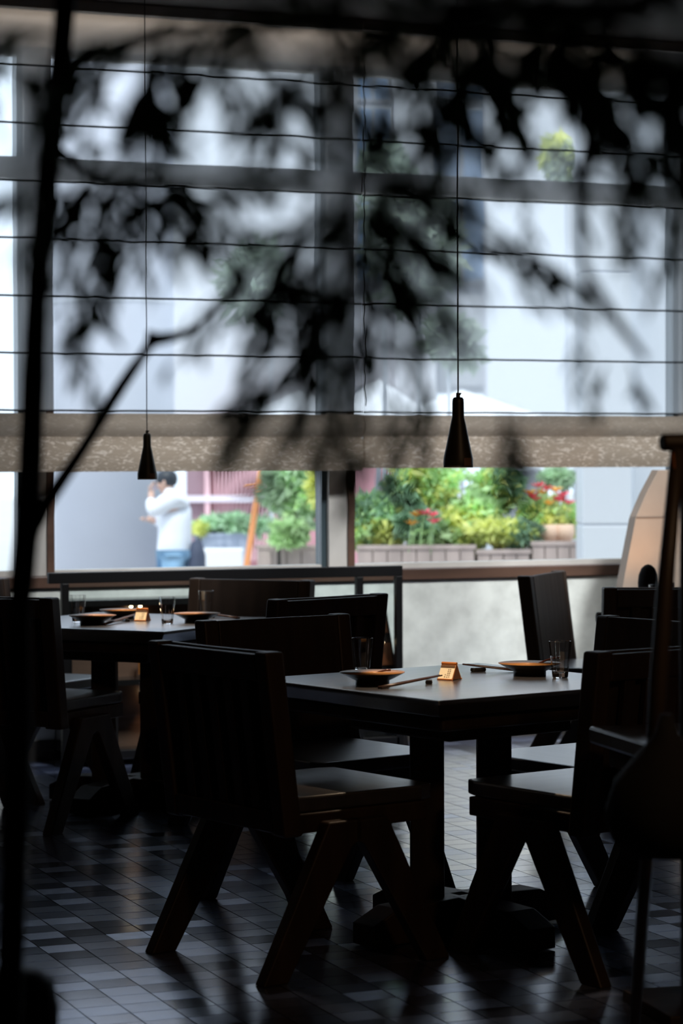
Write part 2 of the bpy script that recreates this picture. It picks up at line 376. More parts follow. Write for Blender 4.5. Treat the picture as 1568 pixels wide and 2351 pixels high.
# ------------------------------------------------------------------ chairs
def make_chair(label):
    t = thing('dining_chair', label, 'chair', group='dark wooden dining chairs')
    sw, th, ap = .25, .045, .0
    # seat board with softened corners, a slight taper to the front
    sy0, sy1 = -.21, .305
    MB().prism([(-.235, sy0), (.235, sy0), (.245, sy1 - .05), (.225, sy1), (-.225, sy1), (-.245, sy1 - .05)], .042, 2, off=.440).build('seat', M['woodf'], t, bev=.006)
    MB().bb(-.20, .20, .22, .255, .385, .438).build('front_apron', M['wood'], t, bev=.004)
    for s in (-1, 1):
        MB().bb(s * .215, s * .250, -.235, .27, .385, .438).build('side_rail', M['wood'], t, bev=.004)
    # A-shaped board legs
    lean = .06
    for s in (-1, 1):
        for f in (-1, 1):
            w0, w1 = .055, .038
            poly = [(f * -.012, .415), (f * .100, .415), (f * .318, 0), (f * .236, 0), (f * .02, .345), (f * -.012, .36)]
            MB().prism(poly, .042, 0, off=s * .272 - .021).build('leg', M['wood'], t, bev=.005)
    # back: posts, rails, slats, front board
    def lean_y(z): return -.215 - lean * (z - .4) / .48
    def slab(x0, x1, z0, z1, d0, d1, m, name, bow=0, n=1, bev=.004):
        vs = []; mb = MB()
        for k in range(n + 1):
            x = x0 + (x1 - x0) * k / n; b_ = bow * (1 - ((2 * k / n - 1) ** 2)) if n > 1 else 0
            for z in (z0, z1):
                for d in (d0, d1): vs.append((x, lean_y(z) + d - b_, z))
        fs = []
        for k in range(n):
            a = k * 4; c = a + 4
            fs += [(a, c, c + 2, a + 2), (a + 1, a + 3, c + 3, c + 1), (a, a + 1, c + 1, c), (a + 2, c + 2, c + 3, a + 3)]
        fs += [(0, 2, 3, 1), (n * 4, n * 4 + 1, n * 4 + 3, n * 4 + 2)]
        mb.add(vs, fs); return mb.build(name, m, t, bev=bev)
    for s in (-1, 1):
        slab(s * .262 - .0275, s * .262 + .0275, .385, .880, -.03, .03, M['wood'], 'back_post', bev=.007)
    slab(-.234, .234, .800, .872, -.028, .000, M['wood'], 'top_rail')
    slab(-.234, .234, .392, .450, -.028, .000, M['wood'], 'bottom_rail')
    for i in range(5):
        x = -.156 + .078 * i
        slab(x - .019, x + .019, .451, .799, -.022, -.004, M['wood'], 'slat', bev=.002)
    slab(-.234, .234, .47, .878, .012, .030, M['pad'], 'back_panel', bow=.012, n=10)
    return t

def fpos(X, Z): v = G(X, Z); return (v.x, v.y, 0)
chair = make_chair('nearest dark slat-backed chair, seen from behind on the left of the front table')
chair.location = fpos(-.131, 6.74); chair.rotation_euler = (0, 0, face(.8, .6))
def ch(X, Z, dx, dz, label): return dup(chair, fpos(X, Z), face(dx, dz), label)
ch(.717, 6.715, -.6, .8, 'dark slat-backed chair on the right of the front table, behind the tall pole rack')
ch(-.055, 7.58, .6, -.8, 'dark board-backed chair facing the camera just behind the nearest chair')
ch(.80, 7.44, -.8, -.6, 'dark board-backed chair at the far right side of the front table')
# chairs of the left table
ch(-1.20, 9.32, .44, .90, 'dark chair at the left frame edge, nearer of the two behind the tree trunk')
ch(-1.36, 10.12, .88, -.47, 'dark chair at the far left edge, only its top rail showing behind the tree trunk')
ch(-.24, 9.19, -.70, .714, 'dark slat-backed chair between the two tables, back to the camera beside the tall glass')
ch(-.50, 10.08, -.42, -.907, 'dark board-backed chair behind the left table, right of its three glasses')
# right back group
v = at(1232, 1325, 10.5)
c5 = dup(chair, fpos(1.15, 10.68), face(.93, -.36), 'dark chair seen from the side against the pale wall, its board back lit brown')
ch(1.31, 9.84, -.04, 1, 'black chair with a wide straight top rail beside the tan panel, back to the camera')

# ------------------------------------------------------------------ tables
def make_table(label, X, Z, rot_dir, size=.87):
    t = thing('dining_table', label, 'table', fpos(X, Z), face(*rot_dir), 'square dark dining tables')
    h = size / 2
    mb = MB(); vs = [(sx * q_, sy * q_, z_) for z_, q_ in ((.690, h - .035), (.728, h), (.740, h)) for sx, sy in ((-1, -1), (1, -1), (1, 1), (-1, 1))]
    mb.add(vs, [(3, 2, 1, 0), (8, 9, 10, 11)] + [(b_ + i, b_ + (i + 1) % 4, b_ + 4 + (i + 1) % 4, b_ + 4 + i) for b_ in (0, 4) for i in range(4)])
    mb.build('tabletop', M['table'], t, bev=.003)
    MB().prism([(-h + .06, -h + .06), (h - .06, -h + .06), (h - .06, h - .06), (-h + .06, h - .06)], .045, 2, off=.645).build('apron', M['wood'], t, bev=.01)
    MB().box((0, 0, .62), (.46, .46, .05), Matrix.Rotation(0, 3, 'Z')).build('top_bearer', M['wood'], t, bev=.008)
    # two posts side by side on a cross base
    q = 1 / math.sqrt(2)
    for s in (-1, 1):
        a = math.radians(45) ; c = Vector((s * .098, 0, 0)); c.rotate(Matrix.Rotation(table_post_angle, 3, 'Z'))
        MB().box((c.x, c.y, .345), (.098, .098, .52), Matrix.Rotation(table_post_angle, 3, 'Z')).build('post', M['wood'], t, bev=.004)
    for k in range(4):
        a = k * PI / 2
        prof = [(.02, .004), (.36, .004), (.36, .065), (.27, .105), (.02, .115)]
        mb = MB(); mb.prism(prof, .10, 1, off=-.05)
        ro = Matrix.Rotation(a, 3, 'Z'); mb.v = [tuple(ro @ Vector(p)) for p in mb.v]
        mb.build('foot', M['wood'], t, bev=.004)
    return t
FT = (.345, 7.06); LT = (-.86, 9.74)
rot_front = (.80, .60)
# the posts stand square to the view: angle between table's own axis and the view's right
table_post_angle = -(face(.80, .60)) - YAW
ft = make_table('square dark table in front with bright glossy top, laid for two', *FT, rot_front)
table_post_angle = -(face(.45, .89)) - YAW
lt = make_table('square dark table on the left, laid with three dishes, under the farther pendant', *LT, (.47, .88), .90)
table_post_angle = 0.2
rt = make_table('dark table at the right edge beyond the chairs, carrying the black jug', 1.66, 10.62, (0, 1), .80)
rz_ = rt.rotation_euler.z; Ri = Matrix.Rotation(-rz_, 3, 'Z')
ea, eb = [Ri @ (at(x_, 1418, 10.17) - Vector(rt.location)) for x_ in (1368, 1560)]
MB().tube([ea, eb], .024, 16).build('round_edge_bar', M['wood'], rt, bev=.008)

# ------------------------------------------------------------------ tableware
def g_prof(rt_, rb_, h, wl=.0022, base=.016):
    out = [(0.0001, 0), (rb_ - .002, 0), (rb_, .003), (rt_, h), (rt_ - wl * .5, h + .0006), (rt_ - wl, h), (rb_ + (rt_ - rb_) * base / h - wl, base + .003), (rb_ - .006, base), (.0001, base - .001)]
    return out
def make_glass(label, loc, rt_=.0335, rb_=.023, h=.108):
    o = MB().lathe(g_prof(rt_, rb_, h), 12).build('drinking_glass', M['glass'], smooth=False, loc=loc)
    tag(o, label, 'glass', 'clear tapered drinking glasses'); return o
TZ = .7402
def tp(x, y, z=TZ): return atz(x, y, z)
glass = make_glass('clear tapered tumbler standing behind the left plate of the front table', tp(832, 1547))
def gl(x, y, label, s=1):
    o = glass.copy(); C.objects.link(o); o.location = tp(x, y); o['label'] = label; return o
gl(1286, 1556, 'clear tapered tumbler standing to the right of the far plate on the front table')
gl(179, 1428, 'clear tumbler standing behind the leftmost dish on the left table')
gl(384, 1432, 'clear tumbler just right of the orange card holder on the left table')
gl(474, 1416, 'clear tumbler behind the right-hand dish of the left table')

def make_plate(label, loc, r=.094):
    t = thing('footed_plate', label, 'plate', loc, 0, 'ochre and black footed plates')
    k = r / .094
    MB().ring([(.045, 0), (.049, .0), (.049, .012), (.062, .018), (.092, .0335), (.094, .0345), (.0945, .0352), (.090, .0338), (.058, .0182), (.045, .0165)], 56).build('bowl', M['plate_o'], t, smooth=True)
    MB().lathe([(.0001, .0172), (.050, .0182), (.060, .0198), (.0935, .0356)], 56).build('inner_glaze', M['plate_i'], t, smooth=True)
    t.scale = (k,) * 3
    return t
def make_spoon(parent_loc, ang, label):
    # shallow bowl + curved handle lying in the plate, its handle over the rim
    t = thing('spoon', label, 'spoon', parent_loc, ang, 'lacquer spoons on the plates')
    mb = MB(); n = 12; vs = []; rings = 4
    for j in range(rings + 1):
        rr = j / rings
        for k in range(n):
            a = 2 * PI * k / n; vs.append((.024 * rr * math.cos(a), .016 * rr * math.sin(a), -.006 * (1 - rr * rr)))
    fs = [(j * n + k, j * n + (k + 1) % n, (j + 1) * n + (k + 1) % n, (j + 1) * n + k) for j in range(rings) for k in range(n)]
    mb.add(vs, fs); o = mb.build('spoon_bowl', M['spoon'], t, smooth=True)
    so_ = o.modifiers.new('t', 'SOLIDIFY'); so_.thickness = .002
    MB().tube([(.022, 0, 0), (.040, 0, .005), (.070, 0, .015), (.100, 0, .021), (.118, 0, .021)], [.003, .0028, .003, .0042, .0045], 8).build('handle', M['spoon'], t, smooth=True)
    return t
plate = make_plate('ochre plate with black foot on the near-left side of the front table', tp(855, 1571))
def pl(x, y, label, s=1):
    o = dup(plate, tp(x, y), 0, label); o.scale = plate.scale * s if s != 1 else plate.scale; return o
pl(1216, 1549, 'ochre plate with black foot beside the glass at the far right of the front table')
pl(212, 1433, 'ochre-rimmed dark plate at the left end of the left table')
pl(281, 1419, 'wide ochre plate at the back of the left table behind the card holder')
pl(452, 1428, 'dark plate with pale ochre rim at the right of the left table')
def on_plate(x, y, dx, dy, dz=.030):
    p = tp(x, y); q = Rg * dx + Fg * dy; return (p.x + q.x, p.y + q.y, TZ + dz)
make_spoon(on_plate(855, 1571, -.03, -.018, .0255), -YAW + .25, 'dark red spoon lying in the near-left ochre plate').scale = (.72, .72, .72)
make_spoon(on_plate(1216, 1549, -.012, -.015, .027), -YAW + .45, 'pale-edged spoon in the far right plate, its handle pointing to the glass')

def sticks(p0, p1, label, rest_at, rlabel):
    a = Vector(p0); b_ = Vector(p1); d = (b_ - a); L = d.length; ang = math.atan2(d.y, d.x)
    rest_h = .0125
    slope = math.atan2(rest_h, L * rest_at)
    for k in (-1, 1):
        off = Vector((-math.sin(ang), math.cos(ang), 0)) * .0050 * k
        q0 = a + off + Vector((0, 0, .0042)); q1 = b_ + off + Vector((0, 0, .0042 + math.tan(slope) * L))
        mb = MB(); pts = [(q0 + (q1 - q0) * t) - q0 for t in (0, .3, .7, 1)]
        mb.tube(pts, [.0042, .0038, .003, .0020], 8)
        o = mb.build('chopstick', M['stick'], smooth=True, loc=q0)
        tag(o, label[0 if k < 0 else 1], 'chopstick', 'wooden chopsticks')
    r = a + d * rest_at
    o = MB().prism([(-.009, 0), (.009, 0), (.0105, .006), (.008, .011), (-.008, .011), (-.0105, .006)], .046, 0, off=-.023).build('chopstick_rest', M['plate_o'], loc=(r.x, r.y, TZ), bev=.002)
    o.rotation_euler = (0, 0, ang + PI / 2 - .9)
    tag(o, rlabel, 'chopstick rest', 'black chopstick rests')
a0 = tp(872, 1582); a1 = tp(1012, 1566)
sticks(a0, a1, ['chopstick of the near pair on the front table, the left one of the two', 'chopstick of the near pair on the front table, closer to the card holder'], .80, 'small black chopstick rest left of the orange card holder')
b0 = tp(1190, 1542); b1 = tp(1062, 1541)
sticks(b0, b1, ['chopstick of the pair lying left of the far plate, front one', 'chopstick of the pair lying left of the far plate, rear one'], .72, 'small black chopstick rest between card holder and far plate')
c0 = tp(238, 1436); c1 = tp(322, 1421)
sticks(c0, c1, ['chopstick of the pair on the left table, nearer the camera', 'chopstick of the pair on the left table, farther from the camera'], .6, 'small black chopstick rest left of the bright card holder')
d0 = tp(548, 1421); d1 = tp(468, 1417)
sticks(d0, d1, ['chopstick right of the right-hand dish on the left table, outer one', 'chopstick right of the right-hand dish on the left table, inner one'], .85, 'small black chopstick rest beside the right-hand dish of the left table')

def make_card(label, loc, ang):
    t = thing('card_holder', label, 'card holder', loc, ang, 'copper tent-shaped card holders')
    wd, dp, h = .050, .025, .046          # half depth dp
    # triangular copper ends joined by a sheet: hollow tent
    for s in (-1, 1):
        def sheet(y0, z0, y1, z1, th, x0, x1, name, m):
            d = Vector((0, y1 - y0, z1 - z0)).normalized(); n = Vector((0, -d.z, d.y)) * th
            pts = [Vector((x, 0, 0)) + Vector((0, y, z)) + nn for x in (x0, x1) for (y, z) in ((y0, z0), (y1, z1)) for nn in (Vector((0, 0, 0)), n)]
            mb = MB(); mb.add(pts, [(0, 1, 3, 2), (4, 6, 7, 5), (0, 4, 5, 1), (2, 3, 7, 6), (0, 2, 6, 4), (1, 5, 7, 3)])
            return mb.build(name, m, t)
        sheet(s * dp, .001, s * .002, h, .0012 * s, -wd / 2, wd / 2, 'side_sheet', M['copper'])
        # card slotted on the front
        cs = sheet(s * (dp + .0016), .004, s * .0048, h - .004, -.0006 * s, -wd / 2 + .001, wd / 2 - .001, 'card', M['card'])
        # lip holding the card
        MB().bb(-wd / 2, wd / 2, s * (dp + .0005), s * (dp + .006), .0, .0045).build('lip', M['copper'], t, bev=.0012)
        if s < 0:
            # dark band and printed characters on the card, as thin raised ink
            d = Vector((0, s * .0048 - s * (dp + .0016), h - .008)); b0_ = Vector((0, s * (dp + .0016), .004)); nrm = Vector((0, -abs(d.z), abs(d.y))).normalized()
            def inkq(u0, u1, v0, v1, mb):
                q = [Vector((u, 0, 0)) + b0_ + d * v_ + nrm * .0011 for (u, v_) in ((u0, v0), (u1, v0), (u1, v1), (u0, v1))]
                mb.add(q, [(0, 1, 2, 3)])
            mb = MB(); inkq(-wd / 2 + .001, wd / 2 - .001, .80, .99, mb); mb.build('dark_band', M['ink'], t)
            mb = MB(); rr = random.Random(3)
            for cx_, rows in ((-.0020, (.10, .26)), (.0055, (.08, .22, .36, .50, .64)),  (.0115, (.10, .24, .38, .52, .66))):
                for v_ in rows:
                    for s2 in range(2): inkq(cx_ - .0022, cx_ + .0022, v_ + .045 * s2, v_ + .045 * s2 + .014, mb)
                    x_ = cx_ + rr.uniform(-.001, .001); inkq(x_ - .0004, x_ + .0004, v_ - .01, v_ + .085, mb)
            mb.build('print', M['ink'], t)
    MB().prism([(-dp + .002, .002), (dp - .002, .002), (.0, h - .002)], .0014, 0, off=wd / 2 - .0016).build('end_plate', M['endp'], t)
    MB().tube([(-wd / 2, 0, h + .001), (wd / 2, 0, h + .001)], .0045, 12).build('ridge_roll', M['copper'], t)
    return t
cardA = make_card('orange copper card holder with printed cream card on the front table', tp(1032, 1560), face(.55, .84))
cardB = dup(cardA, tp(327, 1425), face(.30, .95), 'glowing cream card in copper holder on the left table')

# ------------------------------------------------------------------ pendants
def make_pendant(label, x, ybot, Z, k):
    p = at(x, ybot, Z)
    t = thing('pendant_lamp', label, 'pendant lamp', (p.x, p.y, p.z), 0, 'slim black pendant lamps')
    prof = [(.0405, 0), (.0412, .010), (.0405, .026), (.030, .075), (.0215, .118), (.0175, .135), (.0165, .142), (.0162, .178), (.0155, .188), (.012, .193), (.0055, .194)]
    inner = [(r - .0018, z + .001) for r, z in reversed(prof[:-2])]
    MB().ring([(r * k, z * k) for r, z in prof + [(.0055, .190)] + inner], 40).build('lamp_shade', M['shade'], t, smooth=True)
    pr = []; h = (ZC - p.z)
    MB().tube([(.0, 0, .19 * k), (0, 0, .206 * k)], [.0062 * k, .0052 * k], 12).build('cord_grip', M['shade'], t)
    MB().tube([(.003, 0, .200 * k), (.009 * k, 0, .205 * k)], [.003, .0022], 6).build('grip_screw', M['shade'], t)
    n = 24
    MB().tube([(.003 * noise.noise(Vector((i * .5, Z, 0))) * (i > 0) * (i < n), .0, .203 * k + (h - .203 * k) * i / n) for i in range(n + 1)], .0021 * k, 6).build('cord', M['thread'], t)
    MB().lathe([(.0001, h - .022), (.04, h - .022), (.04, h - .001), (.0001, h - .001)], 24).build('ceiling_cup', M['black'], t)
    MB().lathe([(.0001, .030 * k), (.013 * k, .034 * k), (.017 * k, .048 * k), (.012 * k, .064 * k), (.0001, .070 * k)], 20).build('bulb', M['bulb'], t, smooth=True)
    # small square sticker on the rim
    a0_ = -YAW - PI / 2 + .35
    vs = []; 
    for q in range(5):
        a = a0_ + q * .16
        for z in (.004, .026): vs.append(((.0420 if z < .01 else .0415) * k * math.cos(a), (.0420 if z < .01 else .0415) * k * math.sin(a), z * k))
    mb = MB(); mb.add(vs, [(q * 2, q * 2 + 2, q * 2 + 3, q * 2 + 1) for q in range(4)]); mb.build('sticker', M['label'], t)
    ld = bpy.data.lights.new('pendant_spot', 'SPOT'); ld.energy = 26.0; ld.color = (1, .74, .50); ld.spot_size = math.radians(78); ld.spot_blend = .6; ld.shadow_soft_size = .012
    lo = bpy.data.objects.new('pendant_spot', ld); C.objects.link(lo); lo.parent = t; lo.location = (0, 0, .018)
    return t
make_pendant('black bottle-shaped pendant lamp on a long cord over the front table', 1052, 1073, 6.95, 1.04)
make_pendant('smaller-looking black pendant lamp hanging over the left table in front of the white-shirted person', 338, 1101, 9.72, .96)

# ------------------------------------------------------------------ black framed glass screen and shelf by the wall
def rail_pt(x, y, z): return atz(x, y, z)
SH = .885; pL = atz(134, 1312, SH); pR = atz(934, 1300, SH); yk = (pL.y + pR.y) / 2
t = thing('glass_screen', 'low black metal framed glass screen standing before the pale wall', 'screen', (pL.x, yk, 0), 0)
Ls = pR.x - pL.x; bw = .034
MB().bb(-bw / 2 - .06, Ls + bw / 2, -bw / 2, bw / 2, SH - .05, SH).build('top_bar', M['black'], t, bev=.003)
for xx in (0, Ls): MB().bb(xx - bw / 2, xx + bw / 2, -bw / 2, bw / 2, 0, SH - .05).build('upright', M['black'], t, bev=.003)
xm = Ls - (pR - atz(836, 1300, SH)).length
MB().bb(xm - bw / 2, xm + bw / 2, -bw / 2, bw / 2, 0, SH - .05).build('upright', M['black'], t, bev=.003)
MB().bb(0, Ls, -bw / 2, bw / 2, .03, .07).build('bottom_bar', M['black'], t, bev=.003)
MB().bb(bw / 2, xm - bw / 2, -.004, .004, .07, SH - .05).build('glass_panel', M['pane'], t)
MB().bb(xm + bw / 2, Ls - bw / 2, -.004, .004, .07, SH - .05).build('glass_panel', M['pane'], t)

ysh = yk + .03
sl = aty(150, 1380, ysh); sr = aty(505, 1380, ysh); htop = sl.z
t = thing('shelf_unit', 'low black shelf unit behind the left table with tiny warm lights inside', 'shelf', (sl.x, ysh, 0), 0)
Lq = sr.x - sl.x + .25
MB().bb(0, Lq, 0, .19, htop - .03, htop).build('top_board', M['lacq'], t, bev=.003)
MB().bb(0, Lq, 0, .19, .36, .385).build('shelf_board', M['lacq'], t)
MB().bb(0, Lq, 0, .19, .02, .06).build('bottom_board', M['lacq'], t)
MB().bb(0, Lq,   .175, .19, .06, htop - .03).build('back_board', M['brown'], t)
for xx in (0, Lq - .03): MB().bb(xx, xx + .03, 0, .19, 0, htop - .03).build('end_board', M['lacq'], t)
def puck(x, y, Y, label):
    p = aty(x, y, Y)
    o = MB().lathe([(.0001, 0), (.007, .001), (.0085, .005), (.007, .009), (.0001, .010)], 16).build('shelf_light', M['bulb'], smooth=True, loc=(p.x, p.y, p.z - .005))
    tag(o, label, 'light', 'tiny warm shelf lights')
    ld = bpy.data.lights.new('shelf_glow', 'SPOT'); ld.energy = 1.0; ld.color = (1, .6, .33); ld.spot_size = math.radians(64); ld.spot_blend = .8; ld.shadow_soft_size = .01
    lo = bpy.data.objects.new('shelf_glow', ld); C.objects.link(lo); lo.parent = o; lo.location = (0, -.02, -.012)
    return p
ylit = ysh + .15
puck(301, 1393, ylit, 'tiny warm light in the top shelf, the left one of the pair')
puck(322, 1392, ylit, 'tiny warm light in the top shelf, the right one of the pair above the card')
puck(488, 1396, ylit, 'tiny warm light in the top shelf beside the rightmost glass of the left table')
puck(331, 1590, ylit, 'tiny warm light low under the left table, left one of two')
puck(350, 1588, ylit, 'tiny warm light low under the left table beside the front chair post')
# amber-coloured tubes standing in for the warm glow below the lights
for (x, y0, y1, lb) in ((310, 1392, 1420, 'small amber upright tube in the shelf left of the card holder'), (324, 1502, 1548, 'amber upright tube low in the shelf beyond the left table'), (332, 1592, 1611, 'short amber tube at the bottom of the shelf beyond the left table')):
    a = aty(x, y1, ylit - .04); c = aty(x, y0, ylit - .04)
    o = MB().lathe([(.0001, 0), (.014, 0), (.014, c.z - a.z - .01), (.010, c.z - a.z), (.0001, c.z - a.z)], 20).build('amber_jar', M['copper'], smooth=False, loc=a); tag(o, lb, 'jar', 'amber jars on the shelf')

# leaning display board with two glossy panels
yb = yk + .07
P = [aty(800, 1368, yb), aty(882, 1368, yb), aty(911, 1540, yb), aty(800, 1540, yb)]
t = thing('display_stand', 'dark leaning stand with two glossy brown panels beside the framed screen', 'stand', (P[0].x, yb, 0), 0)
zt = P[0].z; wt = P[1].x - P[0].x; slp = (P[2].x - P[1].x) / (zt - P[2].z)
MB().prism([(0, 0), (wt + slp * zt, 0), (wt, zt), (0, zt)], .05, 1, off=0).build('board', M['lacq'], t, bev=.003)
glp = mat('glossy_brown', (.05, .022, .012), .22, noise_s=10, noise_a=.4)
for (ya, ybm) in ((1380, 1455), (1478, 1530)):
    za = aty(800, ya, yb).z; zb_ = aty(800, ybm, yb).z
    xa = wt + slp * (zt - za) - .012; xb_ = wt + slp * (zt - zb_) - .012
    MB().prism([(xa - .095, za), (xa, za), (xb_, zb_), (xb_ - .095, zb_)], .006, 1, off=-.006).build('panel', glp, t)
for (x, y, lb) in ((866, 1380, 'tiny warm light at the top of the leaning display stand'), (878, 1475, 'tiny warm light halfway down the leaning display stand')):
    puck(x, y, yb - .008, lb)

# ------------------------------------------------------------------ tan leaning panel at the right
yp = YW - .45
pts = [(1430, 1345), (1444, 1270), (1460, 1188), (1484, 1132), (1512, 1079)]
W = [aty(x, y, yp) for x, y in pts]; xr = aty(1760, 1200, yp).x; ox = W[0].x
def tanpiece(name, lo, hi, parent):
    poly = [(xr - ox, lo[0].z), ] + [] 
    left = [(p.x - ox, p.z) for p in (lo if lo[0].z > lo[-1].z else lo)]
    zs_ = [q[1] for q in left]
    poly = [(xr - ox, min(zs_))] + [(xr - ox, max(zs_))] + sorted(left, key=lambda q: -q[1])
    return MB().prism(poly, .07, 1, off=0).build(name, M['panel'], parent, bev=.003)
t = thing('partition', 'tan plastered partition with slanting left edge glowing warm at the right', 'partition', (ox, yp, 0), 0)
low = [Vector((ox + (W[0].x - W[2].x) * W[0].z / (W[2].z - W[0].z) * .8, 0, .0))] + W[:3]
tanpiece('lower_slab', low, None, t)
tanpiece('upper_slab', [W[2] + Vector((.0, 0, .0005))] + W[3:], None, t)
MB().bb(W[2].x - ox + .003, xr - ox, -.003, .01, W[2].z - .003, W[2].z + .004).build('seam', ext_joint, t)
# uplight washing it
lp = aty(1530, 1345, yp - .28)
t = thing('uplight', 'small black uplight on the console washing the tan partition', 'lamp', (lp.x, lp.y, 0.74), 0)
MB().ring([(.032, 0), (.036, .002), (.036, .055), (.033, .055), (.033, .012), (.0, .010), (.0, 0)], 24).build('housing', M['black'], t)
ld = bpy.data.lights.new('uplight_beam', 'SPOT'); ld.energy = 4.2; ld.color = (1, .56, .25); ld.shadow_soft_size = .02; ld.spot_size = math.radians(120); ld.spot_blend = .9
lo = bpy.data.objects.new('uplight_beam', ld); C.objects.link(lo); lo.parent = t; lo.location = (0, 0, .05); lo.rotation_euler = Vector((-.2, .8, .9)).to_track_quat('-Z', 'Y').to_euler()
# it stands on a narrow side console
t = thing('side_console', 'narrow dark console in front of the tan partition', 'console', (lp.x - .05, lp.y, 0), 0)
MB().bb(-.20, .5, -.14, .14, .70, .74).build('top_board', M['wood'], t, bev=.003)
for xx, yy in ((-.17, -.11), (-.17, .11), (.47, -.11), (.47, .11)): MB().bb(xx - .02, xx + .02, yy - .02, yy + .02, 0, .70).build('leg', M['wood'], t)
# round-topped black vessel and glass on the right table
q = at(1488, 1399, 10.5); 
ves = MB().lathe([(.0001, 0), (.03, 0), (.042, .05), (.045, .11), (.041, .145), (.03, .172), (.014, .186), (.0001, .190)], 32).build('round_jug', M['cloth'], smooth=True, loc=(q.x, q.y, .7402))
ves.rotation_euler = (0, 0, 0); tag(ves, 'round-topped black jug standing against the warm tan partition', 'jug')
q = at(1507, 1403, 10.36)
o = glass.copy(); C.objects.link(o); o.location = (q.x, q.y, .7402); o['label'] = 'small clear glass at the right table in front of the black jug'

# ------------------------------------------------------------------ foreground right: near stool, A-frame rack and hanging bag
t = thing('side_table', 'blurred dark small table with pale lit top at the right frame edge', 'side table', (0, 0, 0), 0)
c = atz(1390, 1692, .70); dn = (Rg * .9 + Fg * .43).normalized()
v = c + Rg * .28 + Fg * .10
t.location = (v.x, v.y, 0); t.rotation_euler = (0, 0, face(-.25, .97))
MB().prism([(-.25, -.22), (.25, -.22), (.25, .22), (-.25, .22)], .045, 2, off=.655).build('tabletop', M['woodf'], t, bev=.008)
MB().bb(-.21, .21, -.18, .18, .60, .655).build('apron', M['wood'], t, bev=.004)
MB().bb(-.05, .05, -.05, .05, .03, .60).build('pedestal', M['wood'], t, bev=.003)
MB().bb(-.18, .18, -.16, .16, 0, .03).build('base_plate', M['wood'], t, bev=.003)

Zr = 4.6
t = thing('pole_rack', 'tall dark wooden A-frame rack with a thick round top bar at the right edge', 'rack', tuple(G(at(1560, 1100, Zr).dot(Rg), Zr)), 0)
base = Vector(t.location)
def rel(x, y, Z): return at(x, y, Z) - base
MB().tube([rel(1519, 1016, Zr), rel(1700, 1016, Zr + .05)], .0165, 20).build('top_bar', M['pole'], t, bev=.004)
fl = atz(1452, 2420, 0); z_ = fl.dot(Fg)
MB().tube([rel(1555, 1030, Zr), rel(1527, 1345, Zr - .02), rel(1512, 1560, Zr - .05), rel(1490, 1900, Zr), fl - base], [.013, .016, .017, .014, .012], 12).build('leg', M['pole'], t, smooth=True)
MB().tube([rel(1578, 1030, Zr + .02), rel(1580, 1400, Zr + .1), (rel(1580, 1400, Zr + .1).x, rel(1580, 1400, Zr + .1).y, 0)], [.014, .017, .014], 12).build('leg', M['pole'], t, smooth=True)
MB().tube([rel(1545, 1040, Zr - .02), rel(1548, 1075, Zr - .02)], [.002, .002], 6).build('hook', M['copper'], t)
# bell-shaped dark bag hanging on the rack
pb = at(1530, 1960, Zr - .12); zt = at(1520, 1640, Zr - .12).z
bh = zt - pb.z
mb = MB(); prof = [(.0001, 0), (.075, .0), (.105, bh * .12), (.118, bh * .30), (.098, bh * .52), (.055, bh * .72), (.022, bh * .86), (.012, bh)]
mb.lathe(prof, 28); mb.v = [(x * (1 + .08 * noise.noise(Vector((x * 20, y * 20, z * 6)))), y * (1 + .08 * noise.noise(Vector((y * 20, x * 20, z * 6)))), z) for x, y, z in mb.v]
o = mb.build('cloth_bag', M['cloth'], smooth=True, loc=pb); tag(o, 'bell-shaped black bag hanging in front of the pole rack at the lower right', 'bag')

